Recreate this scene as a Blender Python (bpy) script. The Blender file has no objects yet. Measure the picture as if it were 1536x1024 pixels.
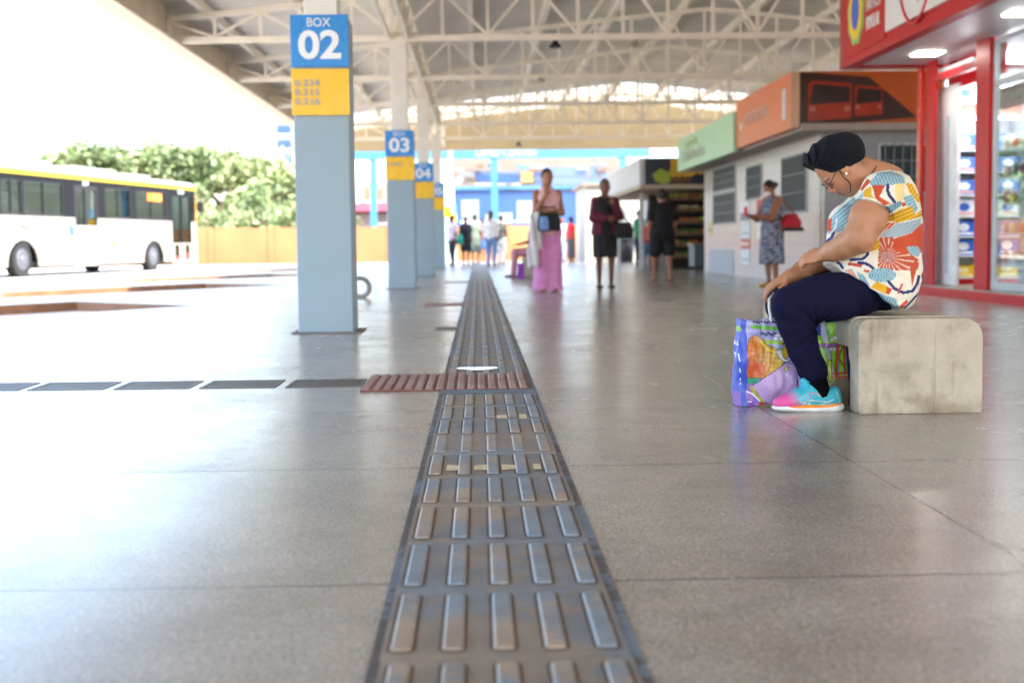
import bpy, bmesh, math, random
import numpy as np
from mathutils import Vector, Matrix, noise as mnoise
random.seed(7)
S = bpy.context.scene
COL = S.collection
# ------------------------------------------------------------------ camera
F_PX, CAM_H, VX, VY, ROLL = 2000.0, 0.66, 717.0, 366.6, -0.0115
def _ray(px, py): return np.array([(px-768)/F_PX, -(py-512)/F_PX, -1.0])
_d1 = _ray(VX, VY); _d2 = _ray(VX+1000, VY+1000*ROLL)
_fw = _d1/np.linalg.norm(_d1); _up = np.cross(_d2, _d1); _up /= np.linalg.norm(_up)
if _up[1] < 0: _up = -_up
_rt = np.cross(_fw, _up)
RM = np.array([_rt, _fw, _up])            # camera axes -> world axes (path runs along +Y)
CAM = np.array([0, 0, CAM_H])
def at(px, py, Y):
    d = RM @ _ray(px, py); return CAM + d*(Y/d[1])
def ground(px, py, z=0.0):
    d = RM @ _ray(px, py); return CAM + d*((z-CAM_H)/d[2])
def proj(P):
    c = (np.asarray(P)-CAM) @ RM
    return 768+F_PX*c[..., 0]/-c[..., 2], 512-F_PX*c[..., 1]/-c[..., 2]
cam = bpy.data.cameras.new('camera'); camo = bpy.data.objects.new('camera', cam); COL.objects.link(camo)
cam.sensor_width = 36; cam.lens = F_PX/1536*36; cam.clip_start = 0.05; cam.clip_end = 2000
camo.matrix_world = Matrix([[*RM[0], 0], [*RM[1], 0], [*RM[2], CAM_H], [0, 0, 0, 1]])
cam.dof.use_dof = True; cam.dof.focus_distance = 4.6; cam.dof.aperture_fstop = 3.0
S.camera = camo
# ------------------------------------------------------------------ materials
def lin(h):
    h = h.lstrip('#'); c = [int(h[i:i+2], 16)/255 for i in (0, 2, 4)]
    return tuple((x/12.92 if x <= .04045 else ((x+.055)/1.055)**2.4) for x in c)
_M = {}
def mat(name, hexc, rough=.6, metal=0., var=.12, scale=6., bump=0., spec=.5, coat=0., detail=4., emit=0., attr=False, bscale=None):
    if name in _M: return _M[name]
    m = bpy.data.materials.new(name); m.use_nodes = True; N = m.node_tree.nodes; L = m.node_tree.links
    b = N['Principled BSDF']; c = lin(hexc) if isinstance(hexc, str) else hexc
    b.inputs['Roughness'].default_value = rough; b.inputs['Metallic'].default_value = metal
    b.inputs['Specular IOR Level'].default_value = spec; b.inputs['Coat Weight'].default_value = coat
    tc = N.new('ShaderNodeTexCoord'); nz = N.new('ShaderNodeTexNoise'); nz.inputs['Scale'].default_value = scale
    nz.inputs['Detail'].default_value = detail; L.new(tc.outputs['Object'], nz.inputs['Vector'])
    if attr:
        at_ = N.new('ShaderNodeVertexColor'); at_.layer_name = 'Col'; src = at_.outputs['Color']
    else:
        rgb = N.new('ShaderNodeRGB'); rgb.outputs[0].default_value = (*c, 1); src = rgb.outputs[0]
    mr = N.new('ShaderNodeMapRange'); mr.inputs['To Min'].default_value = 1-var; mr.inputs['To Max'].default_value = 1+var
    mr.inputs['From Min'].default_value = .3; mr.inputs['From Max'].default_value = .7
    L.new(nz.outputs['Fac'], mr.inputs['Value'])
    mx = N.new('ShaderNodeVectorMath'); mx.operation = 'SCALE'; L.new(src, mx.inputs[0]); L.new(mr.outputs[0], mx.inputs['Scale'])
    L.new(mx.outputs[0], b.inputs['Base Color'])
    r2 = N.new('ShaderNodeMapRange'); r2.inputs['To Min'].default_value = max(.02, rough-.08); r2.inputs['To Max'].default_value = min(1, rough+.08)
    L.new(nz.outputs['Fac'], r2.inputs['Value']); L.new(r2.outputs[0], b.inputs['Roughness'])
    if bump > 0:
        nb = N.new('ShaderNodeTexNoise'); nb.inputs['Scale'].default_value = bscale or scale*6; nb.inputs['Detail'].default_value = 5
        L.new(tc.outputs['Object'], nb.inputs['Vector'])
        bp = N.new('ShaderNodeBump'); bp.inputs['Strength'].default_value = bump; bp.inputs['Distance'].default_value = .01
        L.new(nb.outputs['Fac'], bp.inputs['Height']); L.new(bp.outputs[0], b.inputs['Normal'])
    if emit > 0:
        b.inputs['Emission Color'].default_value = (*c, 1); b.inputs['Emission Strength'].default_value = emit
    _M[name] = m; return m
def glass(name, hexc, fac=.14, rough=.03):
    if name in _M: return _M[name]
    m = bpy.data.materials.new(name); m.use_nodes = True; N = m.node_tree.nodes; L = m.node_tree.links
    N.remove(N['Principled BSDF']); o = N['Material Output']
    t = N.new('ShaderNodeBsdfTransparent'); t.inputs[0].default_value = (*lin(hexc), 1)
    g = N.new('ShaderNodeBsdfGlossy'); g.inputs['Roughness'].default_value = rough
    fr = N.new('ShaderNodeFresnel'); fr.inputs[0].default_value = 1.5
    ad = N.new('ShaderNodeMath'); ad.operation = 'MULTIPLY_ADD'; ad.inputs[1].default_value = .6; ad.inputs[2].default_value = fac-.04; L.new(fr.outputs[0], ad.inputs[0])
    mx = N.new('ShaderNodeMixShader'); L.new(ad.outputs[0], mx.inputs[0]); L.new(t.outputs[0], mx.inputs[1]); L.new(g.outputs[0], mx.inputs[2])
    L.new(mx.outputs[0], o.inputs[0]); _M[name] = m; return m
# ------------------------------------------------------------------ object helpers
def link(o, parent=None):
    COL.objects.link(o)
    if parent: o.parent = parent
    return o
def wl(o):
    v = Vector((0, 0, 0))
    while o: v = v + o.location; o = o.parent
    return v
def tag(o, label=None, cat=None, group=None, kind=None):
    if label: o['label'] = label
    if cat: o['category'] = cat
    if group: o['group'] = group
    if kind: o['kind'] = kind
    return o
def thing(name, label, cat, loc=(0, 0, 0), group=None):
    o = bpy.data.objects.new(name, None); o.empty_display_size = .2; o.location = loc; link(o)
    return tag(o, label, cat, group)
def copy_tree(o, parent=None):
    c = o.copy(); COL.objects.link(c); c.parent = parent
    for ch in list(o.children): copy_tree(ch, c)
    return c
class MB:
    def __init__(s): s.v = []; s.f = []; s.m = []; s.sm = []
    def add(s, V, Fs, mi=0, smooth=False):
        n = len(s.v); s.v += [tuple(map(float, p)) for p in V]
        for f in Fs: s.f.append([i+n for i in f]); s.m.append(mi); s.sm.append(smooth)
        return s
    def box(s, x0, x1, y0, y1, z0, z1, mi=0):
        V = [(x, y, z) for z in (z0, z1) for y in (y0, y1) for x in (x0, x1)]
        return s.add(V, [(0, 2, 3, 1), (4, 5, 7, 6), (0, 1, 5, 4), (1, 3, 7, 5), (3, 2, 6, 7), (2, 0, 4, 6)], mi)
    def obox(s, c, ax, ay, az, mi=0):            # centre and three half-axis vectors
        c, ax, ay, az = map(np.array, (c, ax, ay, az))
        V = [c+i*ax+j*ay+k*az for k in (-1, 1) for j in (-1, 1) for i in (-1, 1)]
        return s.add(V, [(0, 2, 3, 1), (4, 5, 7, 6), (0, 1, 5, 4), (1, 3, 7, 5), (3, 2, 6, 7), (2, 0, 4, 6)], mi)
    def bar(s, a, b, w, h=None, mi=0, up=(0, 0, 1)):
        a, b = np.array(a, float), np.array(b, float); h = h or w; d = b-a; l = np.linalg.norm(d); d /= l
        u = np.array(up, float)
        if abs(d@u) > .95: u = np.array([0, 1., 0])
        x = np.cross(d, u); x /= np.linalg.norm(x); z = np.cross(x, d)
        return s.obox((a+b)/2, d*l/2, x*w/2, z*h/2, mi)
    def quad(s, *p, mi=0): return s.add(p, [tuple(range(len(p)))], mi)
    def cyl(s, a, b, r0, r1=None, n=16, mi=0, cap=True):
        r1 = r0 if r1 is None else r1; a, b = np.array(a, float), np.array(b, float); d = (b-a)/np.linalg.norm(b-a)
        u = np.array([0, 0, 1.]) if abs(d[2]) < .9 else np.array([1., 0, 0]); x = np.cross(d, u); x /= np.linalg.norm(x); y = np.cross(d, x)
        V = []; 
        for c, r in ((a, r0), (b, r1)):
            V += [c+r*(math.cos(2*math.pi*i/n)*x+math.sin(2*math.pi*i/n)*y) for i in range(n)]
        s.add(V, [(i, n+i, n+(i+1) % n, (i+1) % n) for i in range(n)], mi, True)
        if cap: s.add(V, [tuple(range(n)), tuple(range(2*n-1, n-1, -1))], mi)
        return s
    def tube(s, pts, r, n=8, mi=0, closed=False):
        P = [np.array(p, float) for p in pts]; k = len(P); rs = r if isinstance(r, (list, tuple)) else [r]*k; V = []; ref = None
        for i in range(k):
            t = P[(i+1) % k if closed else min(i+1, k-1)]-P[(i-1) % k if closed else max(i-1, 0)]; t /= np.linalg.norm(t)+1e-9
            if ref is None: ref = np.array([0, 0, 1.]) if abs(t[2]) < .9 else np.array([1., 0, 0])
            x = np.cross(t, ref); x /= np.linalg.norm(x)+1e-9; y = np.cross(x, t); ref = y
            V += [P[i]+rs[i]*(math.cos(2*math.pi*j/n)*x+math.sin(2*math.pi*j/n)*y) for j in range(n)]
        Fs = []
        for i in range(k if closed else k-1):
            a, b = i*n, ((i+1) % k)*n
            Fs += [(a+j, a+(j+1) % n, b+(j+1) % n, b+j) for j in range(n)]
        s.add(V, Fs, mi, True)
        if not closed: s.add(V, [tuple(range(n-1, -1, -1)), tuple(range((k-1)*n, k*n))], mi)
        return s
    def prism(s, poly, y0, y1, axis='y', mi=0, smooth=False):   # poly in the two other axes
        n = len(poly)
        if axis == 'y': V = [(p[0], y, p[1]) for y in (y0, y1) for p in poly]
        elif axis == 'x': V = [(y, p[0], p[1]) for y in (y0, y1) for p in poly]
        else: V = [(p[0], p[1], y) for y in (y0, y1) for p in poly]
        s.add(V, [(i, (i+1) % n, n+(i+1) % n, n+i) for i in range(n)], mi, smooth)
        return s.add(V, [tuple(range(n-1, -1, -1)), tuple(range(n, 2*n))], mi)
    def lathe(s, c, prof, n=20, mi=0):
        V = [(c[0]+r*math.cos(2*math.pi*i/n), c[1]+r*math.sin(2*math.pi*i/n), c[2]+z) for r, z in prof for i in range(n)]
        Fs = [(a*n+i, a*n+(i+1) % n, (a+1)*n+(i+1) % n, (a+1)*n+i) for a in range(len(prof)-1) for i in range(n)]
        return s.add(V, Fs, mi, True)
    def build(s, name, mats, parent=None, bevel=0., cols=None, xf=None):
        off = wl(parent) if parent else Vector((0, 0, 0))
        me = bpy.data.meshes.new(name)
        V = np.array(s.v, float)
        if xf is not None: V = xf(V)
        V = V-np.array(off)
        me.from_pydata(V.tolist(), [], s.f)
        for m in (mats if isinstance(mats, (list, tuple)) else [mats]): me.materials.append(m)
        me.polygons.foreach_set('material_index', s.m); me.polygons.foreach_set('use_smooth', s.sm)
        if bevel or not any(s.sm):
            bm = bmesh.new(); bm.from_mesh(me); bmesh.ops.recalc_face_normals(bm, faces=bm.faces)
            if bevel: 
                bmesh.ops.remove_doubles(bm, verts=bm.verts, dist=1e-5)
                bmesh.ops.bevel(bm, geom=[e for e in bm.edges if e.is_manifold and e.calc_face_angle(0) > .5], offset=bevel, segments=2, affect='EDGES', profile=.6)
            bm.to_mesh(me); bm.free()
        if cols is not None:
            ca = me.color_attributes.new('Col', 'FLOAT_COLOR', 'POINT'); ca.data.foreach_set('color', np.c_[cols, np.ones(len(cols))].astype(np.float32).ravel())
        return link(bpy.data.objects.new(name, me), parent)
def text(name, s, size, origin, xd, yd, m, parent, align='CENTER', bold=0., sx=1., thick=.002):
    cu = bpy.data.curves.new('lettering', 'FONT'); cu.body = s; cu.size = size; cu.align_x = align; cu.align_y = 'CENTER'; cu.offset = bold*size; cu.extrude = thick; cu.resolution_u = 4
    o = bpy.data.objects.new('lettering', cu); COL.objects.link(o)
    me = bpy.data.meshes.new_from_object(o.evaluated_get(bpy.context.evaluated_depsgraph_get()))
    bpy.data.objects.remove(o); bpy.data.curves.remove(cu)
    V = np.zeros(len(me.vertices)*3); me.vertices.foreach_get('co', V); V = V.reshape(-1, 3)
    xd, yd = np.array(xd, float), np.array(yd, float); xd /= np.linalg.norm(xd); yd /= np.linalg.norm(yd); zd = np.cross(xd, yd)
    W = np.array(origin)+V[:, :1]*xd*sx+V[:, 1:2]*yd+V[:, 2:]*zd-np.array(wl(parent))
    me.vertices.foreach_set('co', W.ravel()); me.materials.clear(); me.materials.append(m); me.name = name
    return link(bpy.data.objects.new(name, me), parent)
# ------------------------------------------------------------------ implicit surfaces for bodies and cloth
def _n(v): v = np.array(v, float); return v/(np.linalg.norm(v)+1e-12)
class SDF:
    def __init__(s, lo, hi, h):
        s.lo = np.array(lo, float)-3*h; s.h = h; s.n = np.ceil((np.array(hi)+3*h-s.lo)/h).astype(int)+1
        s.F = np.full(s.n, .5, np.float32); s.ax = [s.lo[i]+h*np.arange(s.n[i]) for i in range(3)]
    def _blk(s, lo, hi, pad):
        a = np.clip(np.floor((np.array(lo)-pad-s.lo)/s.h).astype(int), 0, s.n-1); b = np.clip(np.ceil((np.array(hi)+pad-s.lo)/s.h).astype(int)+1, 1, s.n)
        sl = tuple(slice(a[i], b[i]) for i in range(3))
        return sl, s.ax[0][sl[0]][:, None, None], s.ax[1][sl[1]][None, :, None], s.ax[2][sl[2]][None, None, :]
    def put(s, fn, lo, hi, k=.02, op='u', clip=None):
        sl, x, y, z = s._blk(lo, hi, k+3*s.h); d = fn(x, y, z)
        if clip is not None:
            for p, n in clip: d = np.maximum(d, (x-p[0])*n[0]+(y-p[1])*n[1]+(z-p[2])*n[2])
        a = s.F[sl]
        if op == 'u':
            t = np.clip(.5+.5*(a-d)/k, 0, 1); r = a*(1-t)+d*t-k*t*(1-t)
        else:
            t = np.clip(.5-.5*(a+d)/k, 0, 1); r = a*(1-t)-d*t+k*t*(1-t)
        s.F[sl] = r; return s
    def cap(s, a, b, ra, rb=None, k=.02, op='u', clip=None):
        rb = ra if rb is None else rb; a, b = np.array(a, float), np.array(b, float); d = b-a; dd = d@d+1e-12
        def fn(x, y, z):
            t = np.clip(((x-a[0])*d[0]+(y-a[1])*d[1]+(z-a[2])*d[2])/dd, 0, 1)
            return np.sqrt((x-a[0]-t*d[0])**2+(y-a[1]-t*d[1])**2+(z-a[2]-t*d[2])**2)-(ra+t*(rb-ra))
        R = max(ra, rb); return s.put(fn, np.minimum(a, b)-R, np.maximum(a, b)+R, k, op, clip)
    def chain(s, pts, k=.02, **kw):               # [(point, radius), ...]
        for (a, ra), (b, rb) in zip(pts, pts[1:]): s.cap(a, b, ra, rb, k, **kw)
        return s
    def ell(s, c, r, R=None, k=.02, op='u', clip=None):
        c, r = np.array(c, float), np.array(r, float); R = np.eye(3) if R is None else np.array(R)   # rows: local axes
        def fn(x, y, z):
            q = [R[i][0]*(x-c[0])+R[i][1]*(y-c[1])+R[i][2]*(z-c[2]) for i in range(3)]
            k0 = np.sqrt(sum((q[i]/r[i])**2 for i in range(3))); k1 = np.sqrt(sum((q[i]/r[i]**2)**2 for i in range(3)))+1e-9
            return k0*(k0-1)/k1
        e = np.sqrt(sum((R[i]*r[i])**2 for i in range(3))); return s.put(fn, c-e, c+e, k, op, clip)
    def loft(s, st, k=.02, op='u', off=0., clip=None, pw=2.):      # stations (z, cx, cy, rx, ry)
        st = np.array(sorted(st), float); Z = st[:, 0]
        def fn(x, y, z):
            g = [np.interp(z, Z, st[:, i]) for i in range(1, 5)]; rx, ry = g[2]+off, g[3]+off
            q = (np.abs((x-g[0])/rx)**pw+np.abs((y-g[1])/ry)**pw)**(1/pw)
            return np.maximum((q-1)*np.minimum(rx, ry), np.maximum(Z[0]-off-z, z-Z[-1]-off))
        lo = [(st[:, 1]-st[:, 3]).min()-off, (st[:, 2]-st[:, 4]).min()-off, Z[0]-off]; hi = [(st[:, 1]+st[:, 3]).max()+off, (st[:, 2]+st[:, 4]).max()+off, Z[-1]+off]
        return s.put(fn, lo, hi, k, op, clip)
    def wrinkle(s, fn): s.F += fn(s.ax[0][:, None, None], s.ax[1][None, :, None], s.ax[2][None, None, :]).astype(np.float32); return s
    def mesh(s):
        F = s.F; Sg = F < 0; n = F.shape; c = np.zeros((n[0]-1, n[1]-1, n[2]-1), np.int8)
        for i in (0, 1):
            for j in (0, 1):
                for k in (0, 1): c += Sg[i:n[0]-1+i, j:n[1]-1+j, k:n[2]-1+k]
        A = np.argwhere((c > 0) & (c < 8)); idx = np.full(c.shape, -1, np.int64); idx[tuple(A.T)] = np.arange(len(A))
        pos = np.zeros((len(A), 3)); cnt = np.zeros(len(A))
        cs = [(i, j, k) for i in (0, 1) for j in (0, 1) for k in (0, 1)]
        for p in cs:
            for ax in range(3):
                if p[ax]: continue
                q = list(p); q[ax] = 1; f0 = F[tuple((A+p).T)]; f1 = F[tuple((A+q).T)]; cr = (f0 < 0) != (f1 < 0)
                t = np.where(cr, f0/np.where(cr, f0-f1, 1), 0); w = np.array(p, float)+t[:, None]*(np.array(q)-np.array(p))
                pos += w*cr[:, None]; cnt += cr
        V = s.lo+s.h*(A+pos/cnt[:, None]); Q = []
        for ax in range(3):
            s0 = np.take(Sg, range(n[ax]-1), ax); s1 = np.take(Sg, range(1, n[ax]), ax); E = np.argwhere(s0 != s1)
            o = [i for i in range(3) if i != ax]; E = E[(E[:, o[0]] > 0) & (E[:, o[1]] > 0) & (E[:, o[0]] < n[o[0]]-1) & (E[:, o[1]] < n[o[1]]-1)]
            def cid(d0, d1):
                G = E.copy(); G[:, o[0]] -= d0; G[:, o[1]] -= d1; return idx[tuple(G.T)]
            q = np.c_[cid(1, 1), cid(0, 1), cid(0, 0), cid(1, 0)]; fl = s0[tuple(E.T)]
            if ax == 1: fl = ~fl
            q[~fl] = q[~fl][:, ::-1]; Q.append(q)
        return V, np.concatenate(Q)
    def build(s, name, m, parent=None, colf=None, smooth=1):
        V, Q = s.mesh()
        for _ in range(smooth):                       # light Laplacian smoothing over the quads
            acc = np.zeros_like(V); ct = np.zeros(len(V))
            for i in range(4):
                np.add.at(acc, Q[:, i], V[Q[:, (i+1) % 4]]); np.add.at(acc, Q[:, i], V[Q[:, (i-1) % 4]]); np.add.at(ct, Q[:, i], 2)
            V = .5*V+.5*acc/np.maximum(ct, 1)[:, None]
        off = np.array(wl(parent)) if parent else np.zeros(3)
        me = bpy.data.meshes.new(name); me.vertices.add(len(V)); me.vertices.foreach_set('co', (V-off).ravel())
        me.loops.add(Q.size); me.loops.foreach_set('vertex_index', Q.ravel()); me.polygons.add(len(Q)); me.polygons.foreach_set('loop_start', np.arange(0, Q.size, 4))
        me.polygons.foreach_set('use_smooth', np.ones(len(Q), bool)); me.update(calc_edges=True); me.materials.append(m)
        if colf is not None:
            c = colf(V); ca = me.color_attributes.new('Col', 'FLOAT_COLOR', 'POINT'); ca.data.foreach_set('color', np.c_[c, np.ones(len(c))].astype(np.float32).ravel())
        return link(bpy.data.objects.new(name, me), parent)
def hand(sd, wrist, d, n, side, size=1., curl=.5, k=.008, spread=0., thumb=.6, curls=None):
    """d: towards the fingers, n: back of the hand, side: +1/-1 which side the thumb is on."""
    w = np.array(wrist, float); d = _n(d); n = _n(np.array(n)-d*np.dot(n, d)); s = np.cross(d, n)*side; z = size
    sd.ell(w+d*.045*z, (.05*z, .04*z, .017*z), [d, s, n], k*1.6)
    sd.cap(w-d*.01, w+d*.03*z, .024*z, .022*z, k*2)
    for i, (L, o) in enumerate(((.068, .029), (.076, .0095), (.07, -.0095), (.054, -.028))):
        p = w+d*.08*z+s*o*z; a = 0; c = curls[i] if curls else curl*(1+.12*i); r = (.0092-.0007*(i == 3))*z; dd = _n(d+s*spread*(1.5-i)*.2)
        for j, f in enumerate((.45, .32, .25)):
            a += c*(.8 if j == 0 else 1.0); q = p+(dd*math.cos(a)-n*math.sin(a))*L*f*z; sd.cap(p, q, r, r*.93, k*.45); p = q; r *= .93
    p = w+d*.022*z+s*.028*z; q = p+_n(d*.55+s*.75-n*.35*thumb)*.038*z; r2 = q+_n(d*.85+s*.25-n*.45*thumb)*.034*z
    sd.cap(p, q, .0125*z, .0105*z, k); sd.cap(q, r2, .0102*z, .0088*z, k*.5)
# ------------------------------------------------------------------ light
SUN_EL, SUN_AZ = math.radians(57), math.radians(150)      # azimuth measured from +Y towards +X
W = bpy.data.worlds.new('World'); S.world = W; W.use_nodes = True
_sk = W.node_tree.nodes.new('ShaderNodeTexSky'); _sk.sky_type = 'NISHITA'; _sk.sun_disc = False
_sk.sun_elevation = SUN_EL; _sk.sun_rotation = SUN_AZ; _sk.dust_density = 3.0; _sk.air_density = 1.0
_bg = W.node_tree.nodes['Background']; _bg.inputs['Strength'].default_value = .15
W.node_tree.links.new(_sk.outputs[0], _bg.inputs[0])
sl = bpy.data.lights.new('sun', 'SUN'); sl.energy = 2.0; sl.angle = math.radians(.55); sl.color = (1, .95, .86)
so = bpy.data.objects.new('sun', sl); COL.objects.link(so)
_sd = Vector((math.cos(SUN_EL)*math.sin(SUN_AZ), math.cos(SUN_EL)*math.cos(SUN_AZ), math.sin(SUN_EL)))
so.rotation_euler = (-_sd).to_track_quat('-Z', 'Y').to_euler()
S.view_settings.view_transform = 'Standard'; S.view_settings.look = 'None'; S.view_settings.exposure = 3.15; S.view_settings.gamma = 1
S.cycles.use_denoising = True; S.cycles.max_bounces = 8; S.cycles.diffuse_bounces = 5; S.cycles.transparent_max_bounces = 16
S.cycles.caustics_reflective = False; S.cycles.caustics_refractive = False; S.cycles.sample_clamp_indirect = 8
# ------------------------------------------------------------------ ground, road, floor
def floor_material():
    m = bpy.data.materials.new('polished_granolithic'); m.use_nodes = True; N = m.node_tree.nodes; L = m.node_tree.links; b = N['Principled BSDF']
    tc = N.new('ShaderNodeTexCoord'); sx = N.new('ShaderNodeSeparateXYZ'); L.new(tc.outputs['Object'], sx.inputs[0])
    def noise(sc, det=4, vec=None, rough=.5):
        n = N.new('ShaderNodeTexNoise'); n.inputs['Scale'].default_value = sc; n.inputs['Detail'].default_value = det; n.inputs['Roughness'].default_value = rough
        L.new(vec or tc.outputs['Object'], n.inputs['Vector']); return n.outputs['Fac']
    def ramp(v, *st):
        r = N.new('ShaderNodeValToRGB'); e = r.color_ramp.elements
        while len(e) < len(st): e.new(.5)
        for i, (p, c) in enumerate(st): e[i].position = p; e[i].color = (*c, 1) if isinstance(c, tuple) else (c, c, c, 1)
        L.new(v, r.inputs[0]); return r.outputs[0]
    def mixc(f, a, b_, t='MIX'):
        x = N.new('ShaderNodeMix'); x.data_type = 'RGBA'; x.blend_type = t
        if isinstance(f, float): x.inputs[0].default_value = f
        else: L.new(f, x.inputs[0])
        for s_, v in ((x.inputs[6], a), (x.inputs[7], b_)):
            if isinstance(v, tuple): s_.default_value = (*v, 1)
            else: L.new(v, s_)
        return x.outputs[2]
    def math_(op, a, b_=None, c=None):
        x = N.new('ShaderNodeMath'); x.operation = op
        for i, v in enumerate((a, b_, c)):
            if v is None: continue
            if isinstance(v, (int, float)): x.inputs[i].default_value = v
            else: L.new(v, x.inputs[i])
        return x.outputs[0]
    vor = N.new('ShaderNodeTexVoronoi'); vor.inputs['Scale'].default_value = 230; L.new(tc.outputs['Object'], vor.inputs['Vector'])
    chips = ramp(vor.outputs['Color'], (.0, (.215, .184, .15)), (.35, (.30, .263, .219)), (.75, (.38, .338, .286)), (1., (.50, .455, .40)))
    fine = ramp(noise(120, 3), (.3, .74), (.7, 1.24))
    col = mixc(1., chips, fine, 'MULTIPLY')
    st = ramp(noise(.9, 7, rough=.6), (.3, (.80, .76, .71)), (.5, (1., 1., 1.)), (.72, (1.13, 1.12, 1.10)))
    col = mixc(1., col, st, 'MULTIPLY')
    st2 = ramp(noise(5.5, 6, rough=.65), (.28, .84), (.6, 1.06)); col = mixc(1., col, st2, 'MULTIPLY')
    mp = N.new('ShaderNodeMapping'); mp.inputs['Rotation'].default_value = (0, 0, .5); mp.inputs['Scale'].default_value = (9, 1.1, 1); L.new(tc.outputs['Object'], mp.inputs[0])
    scuff = ramp(noise(1.6, 5, mp.outputs[0], .7), (.69, 0.), (.74, 1.)); col = mixc(math_('MULTIPLY', scuff, .0), col, (.10, .09, .08))
    gv = N.new('ShaderNodeTexVoronoi'); gv.inputs['Scale'].default_value = 1.7; L.new(tc.outputs['Object'], gv.inputs['Vector'])
    gum = math_('LESS_THAN', math_('ADD', gv.outputs['Distance'], math_('MULTIPLY', noise(40, 2), .02)), .034)
    gsep = N.new('ShaderNodeSeparateColor'); L.new(gv.outputs['Color'], gsep.inputs[0]); gum = math_('MULTIPLY', gum, math_('GREATER_THAN', gsep.outputs[0], .45))
    col = mixc(math_('MULTIPLY', gum, .6), col, (.07, .062, .055))
    rst = ramp(noise(1.15, 5, rough=.6), (.60, 0.), (.74, 1.)); col = mixc(math_('MULTIPLY', rst, .38), col, (.20, .125, .085))
    dots = ramp(noise(2.3, 3), (.735, 0.), (.75, 1.)); col = mixc(math_('MULTIPLY', dots, .0), col, (.06, .05, .045))
    jy = math_('LESS_THAN', math_('PINGPONG', math_('ADD', sx.outputs[1], -2.57+1.36*20), .68), .0065)
    jx = math_('LESS_THAN', math_('PINGPONG', math_('ADD', sx.outputs[0], -1.11+1.36*20), .68), .0034)
    jx = math_('MULTIPLY', jx, math_('GREATER_THAN', sx.outputs[0], .6)); j = math_('MAXIMUM', jx, jy); col = mixc(math_('MULTIPLY', j, .65), col, (.05, .045, .04)); L.new(col, b.inputs['Base Color'])
    rr = ramp(noise(1.4, 6, rough=.65), (.3, .19), (.7, .27)); r3 = math_('ADD', rr, math_('MULTIPLY', ramp(noise(9, 3), (.4, 0.), (.7, 1.)), .03))
    L.new(math_('ADD', r3, math_('MULTIPLY', j, .03)), b.inputs['Roughness'])
    bp = N.new('ShaderNodeBump'); bp.inputs['Strength'].default_value = .025; bp.inputs['Distance'].default_value = .004; L.new(noise(35, 4), bp.inputs['Height']); L.new(bp.outputs[0], b.inputs['Normal'])
    b.inputs['Specular IOR Level'].default_value = .55
    return m
GM = floor_material()
conc = mat('road_concrete', '#b3aca2', .85, var=.15, scale=.6, bump=.3, bscale=20)
tag(MB().quad((-900, -300, -.20), (900, -300, -.20), (900, 1400, -.20), (-900, 1400, -.20)).build('ground', mat('dry_earth', '#9a8268', .95, var=.25, scale=.2)), kind='structure')
tag(MB().quad((-70, -40, -.12), (40, -40, -.12), (40, 60, -.12), (-70, 60, -.12)).build('road', conc), kind='structure')
def saw():
    P = [(-3.2-9.5, 15.3-13.3)]; d = np.array([-.56, -.83])
    P = [tuple(np.array([-3.2, 15.3])+d*15)]
    for i in range(5):
        t = np.array([-3.2, 15.3+8*i]); c = t+np.array([-1.9, 1.75]); e = c+d*4.4
        nt = t+np.array([0, 8]); f = nt+d*9.4
        P += [tuple(t), tuple(c), tuple(e)]
        P += [tuple(e+np.array([-.35, 2.1]))] if i < 4 else [(-7.4, 51)]
        if i < 4: P += [tuple(nt+d*7.6)]
    return P
_P = saw()+[(-3, 53), (16, 53), (16, -9), (-13, -9)]
tag(MB().prism(_P, -.45, 0, axis='z').build('floor', [GM]), kind='structure')
kb = MB(); rust = mat('kerb_stained', '#7d5a41', .8, var=.35, scale=2)
for a, b in zip(_P[:-5], _P[1:-4]):
    a, b = np.array([*a, 0]), np.array([*b, 0]); dd = _n(b-a); nn = np.array([-dd[1], dd[0], 0])
    kb.obox((a+b)/2+nn*.02+np.array([0, 0, -.12]), dd*(np.linalg.norm(b-a)/2-.012), nn*.016, np.array([0, 0, .112]))
tag(kb.build('kerb', rust), kind='structure')
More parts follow.
